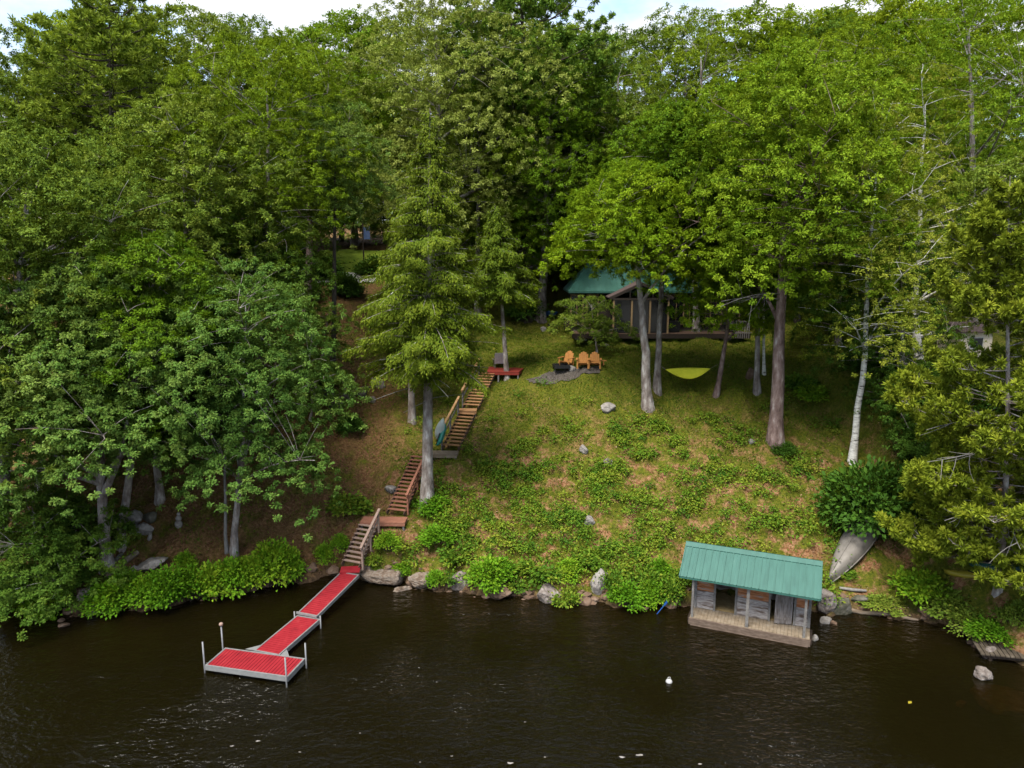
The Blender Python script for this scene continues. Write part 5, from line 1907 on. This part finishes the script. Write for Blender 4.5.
ROWS = [
    (66, 3, -36, 30, 'far left corner of the wood'), (70, 1, -29, 26, 'left of the flat boughed pine'), (72, 2, -25, 62, 'behind the flat boughed pine'), (88, 0, -19, 36, 'deep in the gap above the far lawn'),
    (90, 2, -12, 40, 'beyond the far lawn'), (84, 4, -6.5, 60, 'behind the silvery maple'), (68, 0, 0.5, 60, 'behind the dense oak near the hemlock'), (74, 3, 5, 46, 'behind the dark towering pine'),
    (76, 2, 11, 52, 'straight behind the cabin'), (74, 1, 17, 34, 'behind the right half of the cabin roof'), (76, 3, 23.5, 28, 'behind the thick trunked oak'), (72, 2, 29.5, 40, 'behind the curved birch'),
    (74, 3, 36, 14, 'behind the straight birch'), (72, 3, 43, 10, 'in the far right corner'), (62, 2, 36, 120, 'low behind the cream shed'), (60, 2, -33, 110, 'low at the far left'),
    (64, 2, -42, 90, 'at the far left edge of the hill'), (78, 2, -40, 40, 'at the back left edge of the hill'), (66, 1, -26, 120, 'behind the dark hemlock'), (72, 2, -3, 100, 'behind the pointed hemlock'),
    (66, 2, 9.5, 130, 'just behind the left half of the cabin'), (67, 0, 15.5, 140, 'just behind the cabin ridge'), (66, 2, 21, 120, 'just behind the right end of the cabin'), (80, 2, 3, 70, 'deep behind the dense oak'),
    (82, 3, 33, 30, 'deep behind the right oaks'), (84, 2, 45, 30, 'deep in the far right corner'), (66, 2, 44, 90, 'low at the far right edge'), (82, 2, -30, 40, 'deep behind the left pines'), (94, 2, -22, 80, 'far behind the blue sign'), (98, 4, -27, 80, 'far behind the pale road'), (97, 2, -15, 70, 'far behind the silvery maple'), (66, 4, -8.5, 130, 'behind the silvery maple trunk'),
    (61, 4, 25, 175, 'low in the shade right of the cabin'), (66, 2, 31, 180, 'low in the shade right of the conifer'), (58, 2, -24, 190, 'low behind the grey green oak'),
]
for y, kd, x, vt, where in ROWS:
    vt = vt-26 if vt < 65 else vt
    backtree(KINDN[kd]+' '+where, kd, x, y, vt, 1.15 if vt < 100 else 1.5)

# ------------------------------------------------------------------ shrubs
SH = {}
for nm, sd_, R, Hh, nc, nlf, lf, lm in (('bush_a', 1, 1.0, 1.0, 46, 50, .17, 'bush'), ('bush_b', 2, 1.0, .85, 44, 50, .18, 'bush'), ('bush_c', 3, 1.0, 1.15, 48, 50, .16, 'bush'),
                                        ('fern_a', 4, 1.0, .62, 30, 42, .19, 'fern'), ('fern_b', 5, 1.0, .5, 26, 46, .20, 'fern'), ('dark_a', 6, 1.0, 1.0, 90, 60, .13, 'laurel'),
                                        ('olive_a', 7, 1.0, .8, 40, 50, .15, 'oak_olive')):
    W, L = shrub(sd_*11, R, Hh, nc, nlf, lf)
    SH[nm] = (W.mesh('stems', M['bark_dark']), L.mesh('foliage', M[lm], .15, .15))
rs = random.Random(3)


def bush(label, kind, u, v, wpx, hpx, group=None, name='bush'):
    p = hit(u, v)
    k = cam_depth(p)/FPX
    t = thing(name, label, 'bush', (p[0], p[1], h1(p[0], p[1])-.03), rs.uniform(0, 6), group)
    s_ = wpx*k/2.05
    t.scale = (s_, s_, hpx*k/1.35)
    link('stems', SH[kind][0], t)
    link('foliage', SH[kind][1], t)
    return t


ORD = ['first', 'second', 'third', 'fourth', 'fifth', 'sixth', 'seventh', 'eighth', 'ninth', 'tenth', 'eleventh', 'twelfth', 'thirteenth', 'fourteenth', 'fifteenth', 'sixteenth', 'seventeenth', 'eighteenth']
LEFT = [(104, 607, 34, 26), (125, 604, 40, 38), (148, 603, 38, 30), (168, 600, 40, 36), (190, 597, 36, 34), (211, 590, 40, 34), (232, 587, 38, 32), (252, 583, 34, 30), (272, 580, 44, 42), (289, 578, 28, 34)]
for k, (u, v, a, b) in enumerate(LEFT):
    bush('bright leafy bush, %s from the left in the row along the left bank' % ORD[k], rs.choice(['bush_a', 'bush_b', 'bush_c']), u, v, a*1.08, b, 'bushes in a row along the left bank')
for u, v, a, b, lab in ((186, 566, 22, 16, 'small green bush in the litter above the left bank row'), (348, 510, 44, 26, 'rounded green bush beside the lower staircase landing'), (325, 560, 20, 18, 'small bush left of the bottom stair flight'),
                        (340, 548, 18, 16, 'low bush touching the left side of the bottom stair flight'), (375, 562, 20, 16, 'low bush just right of the bottom stair flight'), (388, 548, 24, 18, 'low bush under the lower staircase landing'),
                        (436, 510, 34, 20, 'low bush at the foot of the thick hemlock trunk'), (413, 505, 14, 12, 'small bush between the stairs and the thick hemlock trunk'), (402, 572, 22, 14, 'low bush growing over the middle of the long rock ledge'), (436, 582, 20, 15, 'low bush on the shore right of the ledge end'), (376, 568, 14, 10, 'tuft of leaves on top of the ledge by the gangway')):
    bush(lab, rs.choice(['bush_a', 'bush_b', 'fern_a']), u, v, a, b)
MID = [(436, 542, 40, 22), (455, 556, 40, 26), (447, 578, 24, 16), (486, 586, 42, 34), (498, 572, 36, 26), (520, 583, 30, 24), (541, 575, 46, 38), (566, 598, 34, 30), (572, 575, 34, 26), (596, 566, 36, 30), (612, 582, 30, 30), (626, 600, 36, 28),
       (648, 602, 36, 30), (640, 580, 38, 28), (668, 598, 34, 36), (660, 574, 30, 26), (678, 582, 26, 28)]
for k, (u, v, a, b) in enumerate(MID):
    bush('bright green bush, %s from the left on the bank between stairs and boathouse' % ORD[k], rs.choice(['bush_a', 'bush_c', 'fern_a', 'fern_b']), u+rs.uniform(-3, 3), v+rs.uniform(-2, 3), a*rs.uniform(.8, 1.15), b*rs.uniform(.65, 1.05), 'bushes on the bank between stairs and boathouse')
bush('big round dark evergreen bush behind the upturned boat', 'dark_a', 868, 528, 86, 74)
bush('dark evergreen bush at the right side of the big round one', 'dark_a', 902, 520, 56, 60)
bush('dark bush at the foot of the curved birch', 'dark_a', 838, 490, 26, 22)
for u, v, a, b, kd, lab in ((920, 596, 50, 34, 'bush_b', 'green bush under the left boughs of the pine'), (945, 606, 50, 26, 'olive_a', 'olive scrub under the pine by the yellow kayak'), (972, 628, 46, 24, 'olive_a', 'brownish scrub between the pine and the plank landing'),
                            (990, 636, 40, 18, 'bush_a', 'bright low bush at the top of the plank landing'), (1015, 620, 34, 26, 'olive_a', 'olive bush at the right edge above the plank landing'), (880, 604, 40, 12, 'olive_a', 'low olive scrub between the slate and the shore log'),
                            (872, 618, 10, 7, 'bush_a', 'tiny bright sprig at the waterline right of the boathouse'), (846, 574, 18, 8, 'fern_b', 'low growth along the right side of the boathouse'),
                            (800, 388, 40, 22, 'fern_a', 'green bush right of the thick reddish trunk, upper one'), (812, 398, 34, 18, 'bush_b', 'green bush right of the thick reddish trunk, lower one'),
                            (782, 452, 26, 12, 'dark_a', 'dark low plant at the foot of the thick reddish trunk'), (930, 400, 60, 40, 'dark_a', 'dark undergrowth bush left of the cream shed'),
                            (980, 420, 60, 40, 'dark_a', 'dark undergrowth bush below the cream shed'), (880, 370, 60, 30, 'dark_a', 'dark undergrowth bush left of the straight birch'),
                            (350, 430, 26, 18, 'dark_a', 'dark bush below the old forest edge wall'), (318, 385, 40, 26, 'dark_a', 'dark bush beside the reddish bare trunk'), (300, 300, 40, 30, 'dark_a', 'dark bush below the far pale road'),
                            (345, 296, 34, 26, 'dark_a', 'dark bush just below the far road gap'), (378, 276, 44, 22, 'dark_a', 'dark bush beside the far road, nearest the tall hemlock'), (322, 278, 40, 24, 'dark_a', 'dark bush at the left end of the far road'), (395, 330, 50, 30, 'dark_a', 'dark bush behind the hemlocks'), (525, 318, 40, 30, 'dark_a', 'dark bush left of the blue wheelbarrow'),
                            (590, 329, 34, 18, 'bush_b', 'green bush under the left cabin windows'), (620, 331, 30, 18, 'bush_b', 'green bush at the left foot of the cabin porch'),
                            (765, 318, 40, 22, 'dark_a', 'dark bush right of the firewood rack'), (50, 606, 60, 40, 'bush_b', 'bright bush hanging over the water under the leaning maple'), (20, 600, 60, 40, 'bush_a', 'bright bush at the left edge of the shore')):
    bush(lab, kd, u, v, a, b)

# ------------------------------------------------------------------ ground cover (too many to count)
g = np.random.default_rng(5)


def vis_mask(x, y, z):
    d = y*math.cos(PITCH)-(z-CAM_H)*math.sin(PITCH)
    u = 512+FPX*x/d
    v = 384-FPX*(y*math.sin(PITCH)+(z-CAM_H)*math.cos(PITCH))/d
    return u, v


def scatter(n, x0, x1, y0, y1, keep):
    x = g.uniform(x0, x1, n)
    y = g.uniform(y0, y1, n)
    z = height(x, y)
    u, v = vis_mask(x, y, z)
    m_ = (z > .25) & (u > -60) & (u < 1090) & keep(x, y, z, u, v)
    return x[m_], y[m_], z[m_], u[m_], v[m_]


def clear(x, y, u, v):
    """keep stairs, gravel and the boathouse free"""
    ok = np.ones(len(x), bool)
    for a, b in STAIR_PATH:
        ab = (b-a)[:2]
        t_ = np.clip(((x-a[0])*ab[0]+(y-a[1])*ab[1])/(ab @ ab), 0, 1)
        ok &= np.hypot(x-a[0]-t_*ab[0], y-a[1]-t_*ab[1]) > .62
    ok &= ~((u > 528) & (u < 603) & (np.abs(v-375.5-(u-565)*-.13) < 4.5))
    lx = (x-bl[0])*bd[0]+(y-bl[1])*bd[1]
    ly = -(x-bl[0])*bd[1]+(y-bl[1])*bd[0]
    ok &= ~((lx > -.1) & (lx < BL+.1) & (ly > -.3) & (ly < 3.1))
    return ok


def nz(x, y, s, o):
    return np.sin(x*s+o)*np.sin(y*s*1.1+o*2)+.6*np.sin(x*s*2.3+y*s*1.7+o*3)+.4*np.sin(x*s*4.1-y*s*3.7+o)


# grass
x, y, z, u, v = scatter(230000, -24, 30, 28, 58, lambda x, y, z, u, v: clear(x, y, u, v))
dens = np.clip(.55+.5*nz(x, y, .8, 1.3)+np.where(z > 5.5, .5, 0), .08, 1)*np.where(x < -6.5, .55, 1)
kk = g.uniform(0, 1, len(x)) < dens
x, y, z = x[kk], y[kk], z[kk]
n = len(x)
P = np.stack([x, y, z], 1)
az = g.uniform(0, 2*PI, n)
T = unit(np.stack([.55*np.cos(az), .55*np.sin(az), np.ones(n)], 1)+g.normal(0, .15, (n, 3)))
N = unit(np.stack([-np.sin(az), np.cos(az), .3*np.ones(n)], 1)+g.normal(0, .3, (n, 3)))
L = g.uniform(.07, .17, n)
P[:, 2] += L*.38
lv = Leaves()
lv.add(P, T, N, L, L*.30, np.clip(.48+.16*nz(x, y, .55, .4)+g.normal(0, .16, n), 0, 1))
o = link('grass', lv.mesh('grass', M['grass'], .1, .3))
o['kind'] = 'stuff'
# litter
x, y, z, u, v = scatter(90000, -26, 30, 28, 60, lambda x, y, z, u, v: clear(x, y, u, v))
dens = np.clip(.24+.40*nz(x, y, 1.1, 4.0), .04, .9)*np.where(z < 7, 1, .3)+np.where(x < -6.5, .45, 0)
kk = g.uniform(0, 1, len(x)) < dens
x, y, z = x[kk], y[kk], z[kk]
n = len(x)
az = g.uniform(0, 2*PI, n)
lv = Leaves()
L = g.uniform(.06, .14, n)
lv.add(np.stack([x, y, z+.03], 1), np.stack([np.cos(az), np.sin(az), .25*g.normal(0, 1, n)], 1), unit(np.stack([g.normal(0, .3, n), g.normal(0, .3, n), np.ones(n)], 1)), L, L*.6,
       np.clip(.55+g.normal(0, .22, n)-np.where(x < -6.5, .28, 0), 0, 1))
o = link('leaf_litter', lv.mesh('leaf_litter', M['litter'], .2, .1))
o['kind'] = 'stuff'
# low leafy undergrowth on the slope
x, y, z, u, v = scatter(5600, -9, 24, 29, 48, lambda x, y, z, u, v: clear(x, y, u, v) & (v > 385) & (u > 395) & (u < 850))
dens = np.clip(.15+.55*nz(x, y, 1.15, 2.2), 0, 1)*np.interp(v, [385, 420, 470, 530, 600], [.04, .16, .6, 1, 1.3])
kk = g.uniform(0, 1, len(x)) < dens
x, y, z = x[kk], y[kk], z[kk]
CL = [(515, 455), (500, 470), (530, 490), (520, 500), (545, 520), (575, 520), (600, 500), (615, 495), (640, 500), (560, 545), (590, 545), (640, 545), (660, 540), (690, 510), (700, 490), (620, 440), (635, 430), (600, 480),
      (720, 470), (735, 440), (770, 520), (790, 525), (745, 510), (680, 450), (640, 460), (660, 425), (470, 500), (485, 520), (505, 535), (450, 525), (540, 475), (575, 430), (760, 480), (800, 470), (705, 420), (440, 480), (465, 545), (525, 555)]
ex = []
for (u_, v_) in CL:
    p_ = hit(u_, v_)
    for q in range(10):
        a_, b_ = p_[0]+g.normal(0, .42), p_[1]+g.normal(0, .42)
        ex.append((a_, b_, h1(a_, b_)))
ex = np.array(ex)
ok_ = clear(ex[:, 0], ex[:, 1], *vis_mask(ex[:, 0], ex[:, 1], ex[:, 2]))
ex = ex[ok_]
x, y, z = np.r_[x, ex[:, 0]], np.r_[y, ex[:, 1]], np.r_[z, ex[:, 2]]
lv = Leaves()
W = Wood()
for xi, yi, zi in zip(x, y, z):
    s_ = g.uniform(.18, .50)
    n = int(60*s_/.3*g.uniform(.7, 1.3))
    off = g.normal(0, 1, (n, 3))*np.array([1, 1, .5])*s_*.62
    P = np.array([xi, yi, zi+s_*.55])+off
    P[:, 2] = np.maximum(P[:, 2], zi+.03)
    T = unit(off*np.array([1, 1, .4])+g.normal(0, .1, (n, 3)))
    L = .135*g.uniform(.6, 1.3, n)
    lv.add(P, T, unit(UP+g.normal(0, .38, (n, 3))+off*.5), L, L*.6, np.clip(.48+g.normal(0, .24)+g.normal(0, .14, n), 0, 1))
o = link('undergrowth', lv.mesh('undergrowth', M['fern'], .15, .15))
o['kind'] = 'stuff'

# loose stones along the waterline
V, F = [], []
ICO_V = [(0, 0, 1), (.89, 0, .45), (.28, .85, .45), (-.72, .53, .45), (-.72, -.53, .45), (.28, -.85, .45), (.72, .53, -.45), (-.28, .85, -.45), (-.89, 0, -.45), (-.28, -.85, -.45), (.72, -.53, -.45), (0, 0, -1)]
ICO_F = [(0, 1, 2), (0, 2, 3), (0, 3, 4), (0, 4, 5), (0, 5, 1), (1, 6, 2), (2, 7, 3), (3, 8, 4), (4, 9, 5), (5, 10, 1), (6, 7, 2), (7, 8, 3), (8, 9, 4), (9, 10, 5), (10, 6, 1), (11, 7, 6), (11, 8, 7), (11, 9, 8), (11, 10, 9), (11, 6, 10)]
for k in range(300):
    u_ = g.choice([g.uniform(60, 335), g.uniform(362, 690), g.uniform(362, 690), g.uniform(815, 1010)])
    x_ = on_z(u_, 600, 0)[0]
    y_ = np.interp(x_, _sh[:, 0], _sh[:, 1])+g.normal(.12, .28)
    z_ = h1(x_, y_)
    r_ = abs(g.normal(.0, .11))+.05
    n0 = len(V)
    for q in ICO_V:
        j_ = g.uniform(.7, 1.25)
        V.append((x_+q[0]*r_*j_*1.2, y_+q[1]*r_*j_, z_+q[2]*r_*j_*.7))
    F.extend(tuple(n0+t_ for t_ in f_) for f_ in ICO_F)
o = link('shore_stones', np_mesh('shore_stones', V, F, M['rock_brown']))
o['kind'] = 'stuff'
# flecks of foam on the water
V, F = [], []
for (u_, v_, w_) in ((640, 755, .30), (622, 757, .22), (545, 757, .12), (510, 763, .26), (452, 756, .12), (360, 733, .08), (700, 764, .14), (420, 762, .10), (232, 746, .14), (258, 741, .16), (300, 752, .1), (525, 722, .1)):
    c_ = on_z(u_, v_, .006)
    n0 = len(V)
    m_ = 9
    for k in range(m_):
        a_ = 2*PI*k/m_
        r_ = w_*.45*g.uniform(.4, 1.2)
        V.append((c_[0]+r_*math.cos(a_), c_[1]+r_*.45*math.sin(a_), .006))
    F.append(tuple(range(n0, n0+m_)))
o = link('foam', np_mesh('foam', V, F, M['rock_pale']))
o['kind'] = 'stuff'
